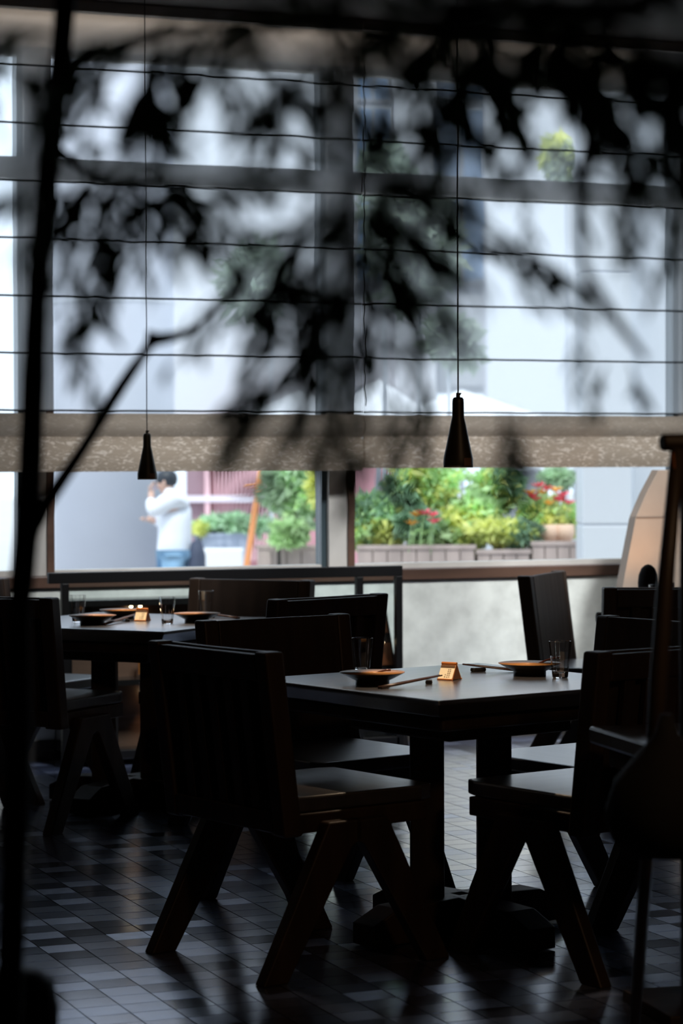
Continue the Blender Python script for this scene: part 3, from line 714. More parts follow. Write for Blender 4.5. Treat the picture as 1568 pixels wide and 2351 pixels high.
# ------------------------------------------------------------------ foreground plants
def leaf_mesh():
    n = 6; vs = []; w_ = .0048; L = .040
    for i in range(n + 1):
        t_ = i / n; ww = w_ * math.sin(PI * min(1, t_ * .96 + .04)) ** .8; z = -.010 * t_ * t_
        vs += [(-ww, L * t_, z + .0012), (0, L * t_, z), (ww, L * t_, z + .0012)]
    fs = []
    for i in range(n): a = i * 3; fs += [(a, a + 1, a + 4, a + 3), (a + 1, a + 2, a + 5, a + 4)]
    mb = MB(); mb.add(vs, fs); return mb
LM = leaf_mesh(); lmesh = LM.mesh('leaf', M['leafd'], True)
class Foliage:
    def __init__(s, root): s.root = root; s.n = 0; s.extra = MB(); s.base = Vector(root.location); s.tw = MB()
    def leaf(s, p, d, k):
        up = Vector((R_.gauss(0, .6), R_.gauss(0, .6), 1)).normalized(); d = d.normalized()
        x = d.cross(up).normalized(); z = x.cross(d)
        rot = Matrix((x, d, z)).transposed()
        if s.n < 300:
            o = bpy.data.objects.new('leaf', lmesh); C.objects.link(o); o.parent = s.root
            o.matrix_local = Matrix.Translation(p - s.base) @ rot.to_4x4() @ Matrix.Scale(k, 4)
        else:
            s.extra.add([rot @ (Vector(v) * k) + p - s.base for v in LM.v], LM.f)
        s.n += 1
    def twig(s, p0, d, L, n, k, r=.0016, droop=.5):
        p = p0.copy(); d = d.normalized(); pts = [p - s.base]
        for i in range(n):
            d = (d + Vector((R_.gauss(0, .12), R_.gauss(0, .12), -droop * .10 + R_.gauss(0, .08)))).normalized()
            p = p + d * (L / n); pts.append(p - s.base)
            for side in (-1, 1):
                sd_ = d.cross(Vector((0, 0, 1))); 
                if sd_.length < .05: sd_ = Rg.copy()
                ld_ = d * R_.uniform(.3, 1) + sd_.normalized() * side * R_.uniform(.4, 1) + Vector((0, 0, R_.uniform(-.9, .1)))
                s.leaf(p, ld_, k * R_.uniform(.7, 1.25))
        s.tw.tube(pts, [r * (1 - .6 * i / n) for i in range(n + 1)], 5)
    def cluster(s, cx, cy, rx, ry, Z, n, k=1.0, dirx=None):
        for _ in range(int(n * .72 + .6)):
            a = R_.uniform(0, 2 * PI); q = math.sqrt(R_.random())
            zz = Z * .82 + R_.gauss(0, .10)
            p = at(cx + rx * q * math.cos(a), cy + ry * q * math.sin(a), zz)
            dd = Rg * R_.uniform(-1, 1) + Fg * R_.uniform(-.4, .4) + Vector((0, 0, R_.uniform(-.9, .35)))
            if dirx is not None: dd = Rg * dirx[0] + Vector((0, 0, -dirx[1])) + Fg * R_.uniform(-.3, .3) + Vector((R_.gauss(0, .25), R_.gauss(0, .25), R_.gauss(0, .25)))
            s.twig(p, dd, R_.uniform(.05, .09) * k, 4, k * .8)
    def done(s, twigname='twigs'):
        if s.extra.v:
            o = s.extra.build('leaves', M['leafd'], s.root, smooth=True); o['kind'] = 'stuff'
        if s.tw.v:
            o = s.tw.build('twigs', M['bark'], s.root); o['kind'] = 'stuff'

# left tree
gb = G(at(30, 1800, 3.0).dot(Rg), 3.0)
t1 = thing('slender_tree', 'slender dark tree close to the camera at the left with a forking branch', 'tree', tuple(gb), 0)
bs = Vector(gb)
def rl(x, y, Z): return at(x, y, Z) - bs
def path(name, pts, rs, root, b_):
    # smooth the polyline a little
    P_ = [at(*p) - b_ for p in pts]; out = []; rr = []
    for i in range(len(P_) - 1):
        p0 = P_[max(i - 1, 0)]; p1 = P_[i]; p2 = P_[i + 1]; p3 = P_[min(i + 2, len(P_) - 1)]
        for q in range(6):
            u = q / 6; out.append(.5 * ((2 * p1) + (-p0 + p2) * u + (2 * p0 - 5 * p1 + 4 * p2 - p3) * u * u + (-p0 + 3 * p1 - 3 * p2 + p3) * u ** 3)); rr.append(rs[i] + (rs[i + 1] - rs[i]) * u)
    out.append(P_[-1]); rr.append(rs[-1])
    rr = [r * (1 + .12 * noise.noise(Vector((i * .7, r * 100, 0)))) for i, r in enumerate(rr)]
    return MB().tube(out, rr, 10).build(name, M['bark'], root, smooth=True)
ground_x = 5
path('trunk', [(170, -420, 3.0), (150, 0, 3.0), (118, 330, 3.0), (88, 640, 3.0), (76, 900, 3.0), (66, 1160, 3.0), (45, 1420, 3.0), (42, 1700, 3.0), (30, 2060, 3.0), (18, 2420, 3.0), (10, 3200, 3.0)],
     [.012, .0135, .0135, .0125, .0135, .016, .0135, .016, .0165, .017, .022], t1, bs)
path('branch', [(66, 1230, 3.0), (110, 1150, 2.98), (190, 1030, 2.95), (270, 900, 2.9), (338, 800, 2.85), (356, 772, 2.85)], [.012, .0095, .008, .0075, .006, .011], t1, bs)
path('branch', [(350, 780, 2.85), (400, 772, 2.82), (450, 750, 2.8), (520, 670, 2.75)], [.009, .006, .0035, .002], t1, bs)
path('branch', [(118, 330, 3.0), (190, 390, 2.8), (280, 420, 2.6), (420, 420, 2.4)], [.007, .005, .004, .003], t1, bs)
path('branch', [(135, 160, 3.0), (260, 110, 2.7), (430, 70, 2.45), (620, 60, 2.3), (820, 40, 2.2)], [.007, .0055, .0045, .0035, .0025], t1, bs)
F = Foliage(t1)
F.cluster(260, 420, 130, 60, 2.5, 24, 1.15)
F.cluster(330, 390, 90, 60, 2.3, 8, 1.1)
F.cluster(260, 520, 150, 60, 2.4, 9, .9)
F.cluster(30, 170, 60, 30, 2.6, 5, 1)
F.cluster(200, 650, 70, 70, 2.5, 5, .9, (.1, 1))
F.cluster(240, 130, 120, 40, 2.4, 8, 1)
F.cluster(560, 60, 260, 42, 2.2, 32, 1.15)
F.cluster(620, 200, 130, 70, 2.3, 9, .9, (.7, .5))
F.cluster(300, 260, 100, 60, 2.5, 5, .8)
F.cluster(420, 560, 60, 40, 2.4, 3, .8)
F.cluster(560, 720, 120, 50, 2.4, 4, .8)
F.cluster(80, 60, 100, 40, 2.6, 4, 1)
F.cluster(470, 250, 280, 130, 1.45, 5, .7)
F.cluster(230, 420, 180, 60, 1.6, 3, .7)
F.done()

# overhanging tree in the middle / right
gb2 = G(at(1900, 1500, 1.722).dot(Rg), 2.1)
t2 = thing('leafy_tree', 'leafy dark tree whose drooping branches hang over the top and centre of the picture', 'tree', tuple(gb2), 0)
b2 = Vector(gb2)
path('trunk', [(1900, 4600, 1.722), (1880, 2300, 1.722), (1860, 900, 1.763), (1800, 200, 1.763), (1640, -60, 1.722)], [0.0176, 0.0160, 0.0144, 0.0120, 0.0096], t2, b2)
path('branch', [(1640, -60, 1.722), (1420, 20, 1.722), (1180, 20, 1.722), (980, 120, 1.763), (860, 300, 1.763), (800, 500, 1.804), (780, 700, 1.845)], [0.0096, 0.0080, 0.0064, 0.0048, 0.0040, 0.0032, 0.0016], t2, b2)
path('branch', [(860, 300, 1.763), (900, 420, 1.804), (1010, 500, 1.886), (1150, 590, 1.968), (1220, 630, 1.968)], [0.0040, 0.0044, 0.0036, 0.0024, 0.0016], t2, b2)
path('branch', [(1420, 20, 1.722), (1350, 250, 1.804), (1330, 560, 1.968), (1390, 700, 2.050), (1480, 820, 2.132)], [0.0056, 0.0024, 0.0044, 0.0048, 0.0032], t2, b2)
path('branch', [(1640, -60, 1.722), (1580, 150, 1.722), (1540, 320, 1.722), (1500, 420, 1.722)], [0.0064, 0.0048, 0.0032, 0.0016], t2, b2)
F = Foliage(t2)
F.cluster(1130, 30, 330, 45, 2.1, 40, 1.2)
F.cluster(1320, 90, 180, 40, 2.1, 17, 1.2, (.6, .6))
F.cluster(1500, 120, 110, 55, 2.1, 12, 1.2, (.4, .8))
F.cluster(1380, 220, 80, 60, 2.2, 6, 1.1, (.35, 1))
F.cluster(930, 60, 160, 50, 2.2, 20, 1.1)
F.cluster(820, 430, 55, 110, 2.2, 24, 1.15)
F.cluster(800, 600, 90, 60, 2.2, 13, 1.1, (-.3, 1))
F.cluster(860, 560, 60, 70, 2.2, 8, 1.05, (.5, 1))
F.cluster(670, 560, 90, 80, 2.2, 13, 1.0, (-.8, .6))
F.cluster(700, 640, 120, 30, 2.2, 5, 1.0)
F.cluster(780, 760, 60, 80, 2.2, 4, 1.05, (0, 1))
F.cluster(650, 850, 90, 50, 2.25, 9, 1.0, (-.6, .5))
F.cluster(770, 880, 40, 60, 2.25, 2, 1.0, (.1, 1))
F.cluster(1010, 230, 70, 40, 2.3, 7, 1.0, (.4, 1))
F.cluster(1040, 480, 120, 60, 2.5, 8, .9, (1, .6))
F.cluster(1180, 600, 60, 50, 2.5, 5, .9, (1, .4))
F.cluster(920, 800, 90, 100, 2.6, 8, .8, (.3, 1))
F.cluster(1160, 990, 40, 60, 2.35, 6, .85, (0, 1))
F.cluster(950, 990, 90, 50, 2.8, 5, .8, (0, 1))
F.cluster(1460, 450, 50, 60, 2.3, 3, .85, (.0, 1))
F.cluster(1290, 720, 50, 60, 2.6, 1, .8, (.0, 1))
F.cluster(1420, 820, 40, 30, 2.6, 3, .7, (.3, 1))
F.cluster(760, 420, 120, 130, 1.5, 5, .7)
F.cluster(1100, 60, 350, 50, 1.5, 8, .7)
F.cluster(1330, 330, 170, 110, 1.5, 3, .7)
F.cluster(720, 650, 150, 100, 1.5, 3, .7)
F.cluster(1250, 380, 90, 60, 2.5, 4, .8, (.0, 1))
for k_ in range(2): F.leaf(at(1172 + 18 * k_, 250, 2.0), Rg * .25 + Vector((0, 0, -1)), 1.25)
F.cluster(1540, 480, 40, 120, 2.3, 4, .9, (.0, 1))
F.done()
# dark rounded pot at the bottom left
q = at(40, 2560, 3.55); zt = at(40, 2225, 3.55).z
o = MB().lathe([(.0001, -.26), (.045, -.26), (.058, -.17), (.062, -.06), (.055, -.018), (.035, -.004), (.0001, 0)], 36).build('round_stone_finial', M['pot'], smooth=True)
o.location = (q.x, q.y, zt)
tag(o, 'dark rounded post top out of focus in the bottom left corner', 'post')
MB().lathe([(.0001, -zt), (.05, -zt), (.045, -.26), (.0001, -.26)], 24).build('shaft', M['pot'], o)

# ------------------------------------------------------------------ outside
GO = -.40
ext = dict(
    pave=mat('pavement', (.50, .49, .48), .8, noise_s=2, noise_a=.1),
    col=mat('grey_column', (.58, .59, .66), .6, noise_s=.8, noise_a=.06),
    white=mat('white_panel', (.60, .615, .65), .6, noise_s=.6, noise_a=.04),
    joint=mat('joint_grey', (.55, .57, .62), .7),
    red=mat('red_facade', (.50, .24, .27), .7, noise_s=2, noise_a=.15),
    pink=mat('pink_slat', (.80, .50, .54), .6, noise_s=3, noise_a=.1),
    mauve=mat('mauve_panel', (.30, .19, .22), .6),
    beam=mat('pale_beam', (.78, .70, .78), .6),
    wood=mat('planter_timber', (.42, .33, .30), .7, noise_s=5, noise_a=.25, stretch=(1, 1, .2)),
    bgrey=mat('blue_grey_planter', (.38, .42, .53), .6),
    orange=mat('orange_pole', (.90, .36, .14), .5),
    terra=mat('clay_pot', (.75, .52, .38), .7),
    flower=mat('red_flower', (.95, .16, .22), .4),
    flower2=mat('yellow_bract', (.95, .55, .12), .5),
    canvas=mat('white_canvas', (.80, .80, .83), .7),
    blue=mat('blue_glazing', (.22, .33, .50), .15, noise_s=.5, noise_a=.3),
    skin=mat('skin', (.60, .38, .30), .5), shirt=mat('white_shirt', (.78, .79, .84), .8, noise_s=6, noise_a=.05),
    jeans=mat('blue_jeans', (.25, .42, .60), .8, noise_s=8, noise_a=.15), hair=mat('black_hair', (.02, .025, .035), .5),
    bag=mat('navy_backpack', (.05, .06, .10), .7),
)
GR = [leaf_mat('bright_leaf', (.80, .95, .28), .35), leaf_mat('mid_leaf', (.52, .72, .36), .35), leaf_mat('deep_leaf', (.30, .46, .30), .35), leaf_mat('hedge_leaf', (.50, .70, .46), .35), leaf_mat('soft_leaf', (.46, .60, .40), .4)]
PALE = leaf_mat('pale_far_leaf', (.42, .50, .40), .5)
struct(MB().bb(-60, 90, YW + .3, 120, GO - .1, GO).build('ground', ext['pave']))
# round grey column left
pc = at(263, 1200, 25); rr = 138 * 25 / FPX
t = thing('round_column', 'thick round grey column outside behind the left shade', 'column', (pc.x, pc.y, GO), 0)
MB().lathe([(.0001, 0), (rr, 0), (rr, 7.5), (.0001, 7.5)], 64).build('shaft', ext['col'], t, smooth=False)
for p_ in t.children[0].data.polygons: p_.use_smooth = len(p_.vertices) == 4
MB().lathe([(rr + .002, 3.4), (rr + .012, 3.41), (rr + .012, 3.43), (rr + .002, 3.44)], 48).build('joint_ring', ext['joint'], t)
# white square column at the right
def boxpx(name, x0, x1, Z, z0, z1, depth, m, parent=None, label=None, cat=None, kind=None):
    a = at(x0, 1200, Z); b_ = at(x1, 1200, Z); L = (b_ - a).length; ang = -YAW
    o = MB().bb(0, L, 0, depth, z0, z1).build(name, m, parent, loc=(a.x, a.y, 0), bev=.01); o.rotation_euler = (0, 0, ang)
    if label: tag(o, label, cat)
    return o
a = at(1338, 1200, 17)
t = thing('panelled_column', 'white square panelled column outside to the right of the planters', 'column', (a.x, a.y, 0), -YAW)
wc = 112 * 17 / FPX; zj = at(1400, 1205, 17).z
MB().bb(0, wc, 0, .5, GO, zj - .006).build('lower_panel', ext['white'], t, bev=.008)
MB().bb(0, wc, 0, .5, zj + .006, 2.7).build('panel', ext['white'], t, bev=.008)
MB().bb(0, wc, 0, .5, 2.712, 7).build('upper_panel', ext['white'], t, bev=.008)
MB().bb(.01, wc - .01, .01, .49, GO, 6.9).build('core', ext['joint'], t)
boxpx('white_wall', 1456, 1900, 19, GO, 8, .4, ext['white'], None, 'bright white wall just beyond the panelled column outside', 'wall')
# pale building behind, with white piers and blue glazing
a = at(560, 1000, 38)
t = thing('far_building', 'pale building far outside with white piers and blue glazing', 'building', (a.x, a.y, 0), -YAW)
S38 = 38 / FPX
def bz(y): return CH + (YH - y) * S38
MB().bb((0) * S38, 1060 * S38, 1.0, 6, 2.6, 16).build('wall', ext['joint'], t)
for (x0, x1) in ((905, 1002), (1140, 1242), (1330, 1420)):
    MB().bb((x0 - 560) * S38, (x1 - 560) * S38, 0, 1.0, GO, 14).build('pier', ext['white'], t, bev=.02)
for (x0, x1) in ((822, 860), (862, 900), (1004, 1062), (1066, 1120)):
    for (z0_, z1_) in ((bz(640), bz(430)), (bz(415), bz(230)), (bz(215), bz(60))):
        f_ = MB().bb((x0 - 560) * S38, (x1 - 560) * S38, .88, 1.0, z0_, z1_).build('window', ext['white'], t)
        MB().bb((x0 - 557) * S38, (x1 - 563) * S38, .86, .879, z0_ + .04, z1_ - .04).build('pane', ext['blue'], f_)
MB().bb((1100 - 560) * S38, (1720 - 560) * S38, -2, -1.2, bz(1078), 14).build('front_wall', ext['white'], t)
MB().bb((130 - 560) * S38, (760 - 560) * S38, 0, .8, bz(950), 10.0).build('side_wall', ext['white'], t)
# red slatted pavilion
a = at(425, 1100, 36)
t = thing('slatted_pavilion', 'red-brown building outside with pink vertical slats and a pale rail', 'building', (a.x, a.y, 0), -YAW)
S30 = 36 / FPX
def z30(y): return CH + (YH - y) * S30
MB().bb(0, 470 * S30, .3, 3, GO, z30(1000)).build('wall', ext['red'], t)
MB().bb(0, 44 * S30, .22, .3, GO, z30(1005)).build('dark_panel', ext['mauve'], t)
MB().bb(44 * S30, 56 * S30, .1, .22, GO, z30(1005)).build('post', ext['pink'], t)
for i in range(17):
    x = 66 + i * 10.5; MB().bb(x * S30, (x + 5) * S30, .2, .26, GO + .3, z30(1005)).build('slat', ext['pink'], t)
MB().bb(0, 300 * S30, .08, .18, z30(1152), z30(1137)).build('rail', ext['beam'], t)
# white market canopies
def canopy(x, ytop, yb_, hw, Z, label):
    p = at(x, yb_, Z); tpz = at(x, ytop, Z).z - p.z; w_ = hw * Z / FPX
    t = thing('market_parasol', label, 'parasol', (p.x, p.y, GO), -YAW, 'white market parasols'); z0_ = p.z - GO
    mb = MB(); mb.add([(-w_, -w_, z0_), (w_, -w_, z0_), (w_, w_, z0_), (-w_, w_, z0_), (0, 0, z0_ + tpz)], [(0, 1, 4), (1, 2, 4), (2, 3, 4), (3, 0, 4)])
    o = mb.build('canopy', ext['canvas'], t); m_ = o.modifiers.new('s', 'SOLIDIFY'); m_.thickness = .03
    mb = MB(); 
    for k in range(4):
        a_ = [(-w_, -w_), (w_, -w_), (w_, w_), (-w_, w_)][k]; c_ = [(-w_, -w_), (w_, -w_), (w_, w_), (-w_, w_)][(k + 1) % 4]
        mb.add([(a_[0], a_[1], z0_ - .15), (c_[0], c_[1], z0_ - .15), (c_[0], c_[1], z0_), (a_[0], a_[1], z0_)], [(0, 1, 2, 3)])
    o = mb.build('valance', ext['canvas'], t); m_ = o.modifiers.new('s', 'SOLIDIFY'); m_.thickness = .02
    MB().tube([(0, 0, 0), (0, 0, z0_ + tpz - .03)], .03, 10).build('pole', ext['joint'], t)
canopy(868, 870, 1010, 210, 24, 'white parasol outside behind the centre shade, left of the near pendant')
canopy(1060, 895, 985, 240, 31, 'white parasol outside seen through the right shade beside the near pendant')
canopy(690, 893, 960, 150, 27.5, 'small white parasol outside left of the window post')
# hedge planter
def leafcloud(p, rx, ry, rz, n, s_, m, name='foliage', parent=None, base=None, seed=0):
    rr = random.Random(seed); mb = MB()
    for _ in range(n):
        while True:
            v = Vector((rr.uniform(-1, 1), rr.uniform(-1, 1), rr.uniform(-1, 1)))
            if .35 < v.length < 1: break
        lump = .78 + .45 * noise.noise(v * 2.3 + Vector((seed, 0, 0)))
        c_ = Vector((v.x * rx, v.y * ry, v.z * rz)) * lump
        d = (v.normalized() + Vector((rr.gauss(0, .6), rr.gauss(0, .6), rr.gauss(0, .6)))).normalized(); u = d.cross(Vector((rr.gauss(0, 1), rr.gauss(0, 1), rr.gauss(0, 1)))).normalized(); k = s_ * rr.uniform(.6, 1.3)
        mb.add([c_ - u * k * .35, c_ + d * k, c_ + u * k * .35, c_ - d * k * .8], [(0, 1, 2, 3)])
    mb.v = [(a_ + p.x, b_ + p.y, c_ + p.z) for a_, b_, c_ in mb.v]
    o = mb.build(name, m, parent); o['kind'] = 'stuff'; return o
def shrub(x, y, rx, ry, Z, m, label, seed, n=900, s_=.05, cat='shrub', name='shrub', lobes=6, group=None):
    p = at(x, y, Z); k = Z / FPX; t = thing(name, label, cat, (p.x, p.y, GO), 0, group)
    rr = random.Random(seed)
    off = Vector((0, 0, p.z - GO))
    for i in range(lobes):
        q = off + Rg * rr.uniform(-.45, .45) * rx * k * (lobes > 1) + Vector((0, 0, rr.uniform(-.4, .4) * ry * k * (lobes > 1)))
        mm = m if isinstance(m, list) else [m]
        leafcloud(q, rx * k * .75, rx * k * .7, ry * k * .75, n // lobes, s_, mm[i % len(mm)], 'foliage', t, None, seed * 7 + i)
    MB().tube([(0, 0, .0), (.01, 0, off.z * .5), (0, .01, off.z)], [.03, .022, .012], 8).build('stem', ext['joint'] if name == 'street_tree' else M['bark'], t)
    return t
def planter(x0, x1, ytop, Z, m, label, boards=0, zb_=GO):
    a = at(x0, ytop, Z); L = (x1 - x0) * Z / FPX; t = thing('planter_box', label, 'planter', (a.x, a.y, zb_), -YAW, 'planters outside')
    h = a.z - zb_
    if boards:
        for i in range(boards): MB().bb(L * i / boards + .004, L * (i + 1) / boards - .004, 0, .03, 0, h - .02).build('board', m, t, bev=.003)
        MB().bb(-.01, L + .01, -.012, .05, h - .03, h).build('rim', m, t)
        MB().bb(0, L, .03, .6, 0, h - .05).build('box_body', m, t)
    else:
        MB().bb(0, L, 0, .6, 0, h).build('box_body', m, t, bev=.01)
        MB().bb(-.01, L + .01, -.012, .61, h - .04, h).build('rim', m, t)
    return t
planter(446, 565, 1224, 24, ext['bgrey'], 'blue-grey planter with pale clipped hedge beside the white-shirted person')
o = boxpx('stone_bench', 460, 556, 23.4, GO, at(500, 1262, 23.4).z, .5, ext['canvas'], None, 'low white stone bench in front of the blue-grey planter', 'bench')
shrub(540, 1205, 110, 36, 24.2, GR[3], 'long pale green clipped hedge behind the orange pole', 11, 2200, .055, lobes=4)
shrub(460, 1215, 30, 25, 24.0, GR[0], 'small yellow-green tuft at the left end of the hedge', 12, 500, .05, lobes=1)
# orange pole
a0_ = at(566, 1302, 22.5); a1_ = at(602, 1060, 22.5)
dd = (a1_ - a0_); f_ = (GO - a0_.z) / dd.z; a0_ = a0_ + dd * f_
t = thing('leaning_pole', 'leaning orange pole with a short cross arm outside', 'pole', tuple(a0_), 0)
MB().tube([(0, 0, 0), tuple(a1_ - a0_)], [.034, .026], 12).build('shaft', ext['orange'], t)
MB().tube([at(598, 1113, 22.5) - a0_, at(562, 1117, 22.5) - a0_], .011, 8).build('cross_arm', ext['orange'], t)
# trees and planters middle
planter(590, 760, 1252, 21, ext['wood'], 'brown timber planter left of the window post, under the tree', 5)
shrub(690, 1120, 90, 95, 21.4, [GR[4], GR[1], GR[4]], 'soft green small tree filling the window left of the post', 21, 2600, .07, 'tree', 'small_tree', 7)
shrub(742, 1150, 35, 90, 21.0, GR[0], 'bright yellow-green bush against the window post on its left side', 22, 700, .06, lobes=2)
shrub(640, 1225, 70, 30, 20.8, GR[1], 'deep green low plants spilling over the left timber planter', 23, 900, .06, lobes=2)
planter(822, 1090, 1252, 18, ext['wood'], 'long brown timber planter under the shrubs right of the window post', 8)
planter(1222, 1337, 1243, 18, ext['wood'], 'short brown timber planter beside the white column', 4)
planter(1096, 1216, 1262, 18.0, ext['wood'], 'low middle timber planter between the other two', 4)
shrub(880, 1190, 93, 74, 18.4, [GR[1], GR[2], GR[0]], 'green shrub just right of the window post', 31, 4000, .05)
shrub(965, 1130, 93, 90, 18.6, [GR[2], GR[0], GR[1]], 'tall dark-hearted shrub left of the near pendant', 32, 4400, .05)
shrub(950, 1215, 87, 54, 18.3, [GR[2], GR[1]], 'dark green shrub around the small red flowers', 33, 3000, .05, lobes=3)
shrub(1060, 1200, 100, 74, 18.5, [GR[0], GR[1], GR[0]], 'bright yellow-green shrub below the near pendant', 34, 4400, .05)
shrub(1140, 1140, 77, 74, 18.7, [GR[0], GR[2], GR[1]], 'mid green shrub right of the near pendant', 35, 3800, .05)
shrub(1150, 1240, 87, 50, 18.2, [GR[0], GR[2]], 'low lime green plants overhanging the middle timber planter', 36, 2800, .05, lobes=3)
shrub(1230, 1190, 87, 60, 18.5, [GR[0], GR[1], GR[0]], 'lime green shrub in front of the red flower bush', 37, 3600, .05)
shrub(1300, 1185, 43, 48, 18.6, [GR[1], GR[0]], 'green plant squeezed against the white column', 38, 1800, .05, lobes=3)
shrub(1295, 1095, 62, 33, 20, GR[4], 'soft flat-topped green crown beside the white column', 39, 1800, .05, 'tree', 'small_tree', 2)
def flowers(pts, Z, label, seed):
    p0 = at(*pts[0], Z); t = thing('flowering_plant', label, 'flower', (p0.x, p0.y, GO), 0)
    b_ = Vector(t.location)
    for i, (x, y) in enumerate(pts):
        q = at(x, y, Z) - b_
        mb = MB(); n = 9; rr = random.Random(seed + i)
        for k in range(n):
            a_ = 2 * PI * k / n; d = Vector((math.cos(a_), math.sin(a_) * .6, .4 + .3 * rr.random())); s2 = d.cross(Vector((0, 0, 1))).normalized() * .022
            mb.add([q, q + d * .035 + s2, q + d * .07, q + d * .035 - s2], [(0, 1, 2, 3)])
        mb.build('bloom', ext['flower'] if i % 3 else ext['flower2'], t)
        MB().tube([(q.x, q.y + .1, q.z - .35), tuple(q)], .005, 5).build('stalk', GR[1], t)
flowers([(955, 1186), (972, 1182), (992, 1186), (945, 1205), (996, 1202)], 17.95, 'two small red blooms in the shrubs left of the near pendant', 1)
flowers([(1215, 1135), (1235, 1118), (1255, 1126), (1275, 1130), (1292, 1140), (1305, 1158), (1262, 1160), (1285, 1152), (1228, 1150), (1245, 1135), (1284, 1148), (1222, 1142)], 18.35, 'mass of red and yellow blooms at the right of the planters', 2)
for (x, lb) in ((1262, 'left of two rounded clay pots on the short timber planter'), (1297, 'right of two rounded clay pots on the short timber planter')):
    p = at(x, 1242, 18.3)
    o = MB().ring([(.0, 0), (.055, 0), (.075, .06), (.07, .12), (.055, .125), (.0, .11)], 24).build('clay_pot', ext['terra'], smooth=True, loc=p); tag(o, lb, 'pot', 'clay pots outside')
shrub(960, 560, 150, 190, 20.5, [PALE, PALE, PALE], 'loose tree crown behind the right shade near its left edge', 41, 2600, .10, 'tree', 'street_tree', 4)
shrub(880, 380, 70, 80, 21.6, PALE, 'small pale crown high behind the right shade', 42, 800, .10, 'tree', 'street_tree', 1)
shrub(1300, 370, 55, 80, 25, [GR[0], PALE], 'thin yellow-green crown high behind the right shade', 43, 900, .09, 'tree', 'street_tree', 2)
shrub(1030, 770, 80, 90, 20.2, [PALE, PALE], 'pale drooping crown outside just right of the near cord', 44, 900, .10, 'tree', 'street_tree', 2)
shrub(620, 620, 120, 120, 30, [PALE, PALE], 'grey-green crown outside behind the left shade', 45, 1200, .12, 'tree', 'street_tree', 3)

# person outside
Zp = 22.0; kp = Zp / FPX
pp = at(392, 1200, Zp)
t = thing('person', 'person outside in white shirt and blue jeans, facing left, hand raised to the face', 'person', (pp.x, pp.y, GO), -YAW)
def px2(x, y, dy=0): return ((x - 392) * kp, dy, at(x, y, Zp).z - GO)
def skin_mesh(name, verts, edges_, m, sub=2, root=0):
    me = bpy.data.meshes.new(name); me.from_pydata([v[:3] for v in verts], edges_, []); me.materials.append(m)
    o = bpy.data.objects.new(name, me); C.objects.link(o); o.parent = t
    sk = o.modifiers.new('skin', 'SKIN'); sk.use_smooth_shade = True
    for i, v in enumerate(verts):
        r = v[3]; me.skin_vertices[0].data[i].radius = (r, r) if not isinstance(r, tuple) else r
        me.skin_vertices[0].data[i].use_root = (i == root)
    s_ = o.modifiers.new('sub', 'SUBSURF'); s_.levels = sub; s_.render_levels = sub
    return o
hip = px2(400, 1268); z_h = hip[2]
chest = px2(398, 1165); neck = px2(384, 1128); hd = px2(376, 1112); top = px2(376, 1092)
# body: pelvis, chest, neck, head, both arms, both legs, continuous
foot_z = .06; kz = z_h * .52
V = [(hip[0], 0, z_h, .10), (hip[0], 0, z_h + .22, .09), (chest[0], 0, chest[2], .10), (neck[0] + .02, 0, neck[2] - .02, .065), (hd[0], 0, hd[2] - .01, .072), (top[0], 0, top[2] - .04, .080),
     (hip[0], -.11, z_h - .06, .095), (hip[0] - .03, -.12, kz, .068), (hip[0] + .02, -.12, .09, .045), (hip[0] - .13, -.12, .035, .035),
     (hip[0], .11, z_h - .06, .095), (hip[0] + .02, .12, kz, .068), (hip[0] + .12, .12, .09, .045), (hip[0] - .02, .12, .035, .035)]
E = [(0, 1), (1, 2), (2, 3), (3, 4), (4, 5), (0, 6), (6, 7), (7, 8), (8, 9), (0, 10), (10, 11), (11, 12), (12, 13)]
sh = px2(396, 1142); el1 = px2(352, 1175); ha1 = px2(349, 1134); el2 = px2(392, 1212); ha2 = px2(334, 1192)
n0 = len(V)
V += [(sh[0], -.15, sh[2], .050), (el1[0], -.20, el1[2], .040), (ha1[0] , -.08, ha1[2], .028), (ha1[0], -.06, ha1[2] + .04, .032)]
E += [(2, n0), (n0, n0 + 1), (n0 + 1, n0 + 2), (n0 + 2, n0 + 3)]
n1 = len(V)
V += [(sh[0] + .01, .15, sh[2], .050), (el2[0], .20, el2[2], .040), (ha2[0] + .03, .10, ha2[2], .028), (ha2[0], .09, ha2[2] , .032)]
E += [(2, n1), (n1, n1 + 1), (n1 + 1, n1 + 2), (n1 + 2, n1 + 3)]
skin_mesh('body', V, E, ext['skin'])
for hx, hy, hz, dx_, dz_ in ((ha1[0], -.06, ha1[2] + .05, .15, 1), (ha2[0] - .01, .09, ha2[2], -1, .1)):
    for k in range(4):
        q0 = Vector((hx, hy + (k - 1.5) * .019, hz)); d1 = Vector((dx_, 0, dz_)).normalized() * (.034 + .006 * (1 - abs(k - 1.5)))
        skin_mesh('finger', [(*q0, .010), (*(q0 + d1), .009), (*(q0 + d1 * 1.7 + Vector((.012, 0, -.006))), .008)], [(0, 1), (1, 2)], ext['skin'], 1)
    q0 = Vector((hx, hy - .03, hz - .02)); skin_mesh('thumb', [(*q0, .012), (q0.x - .012, q0.y - .022, q0.z + .02, .010), (q0.x - .016, q0.y - .03, q0.z + .045, .009)], [(0, 1), (1, 2)], ext['skin'], 1)
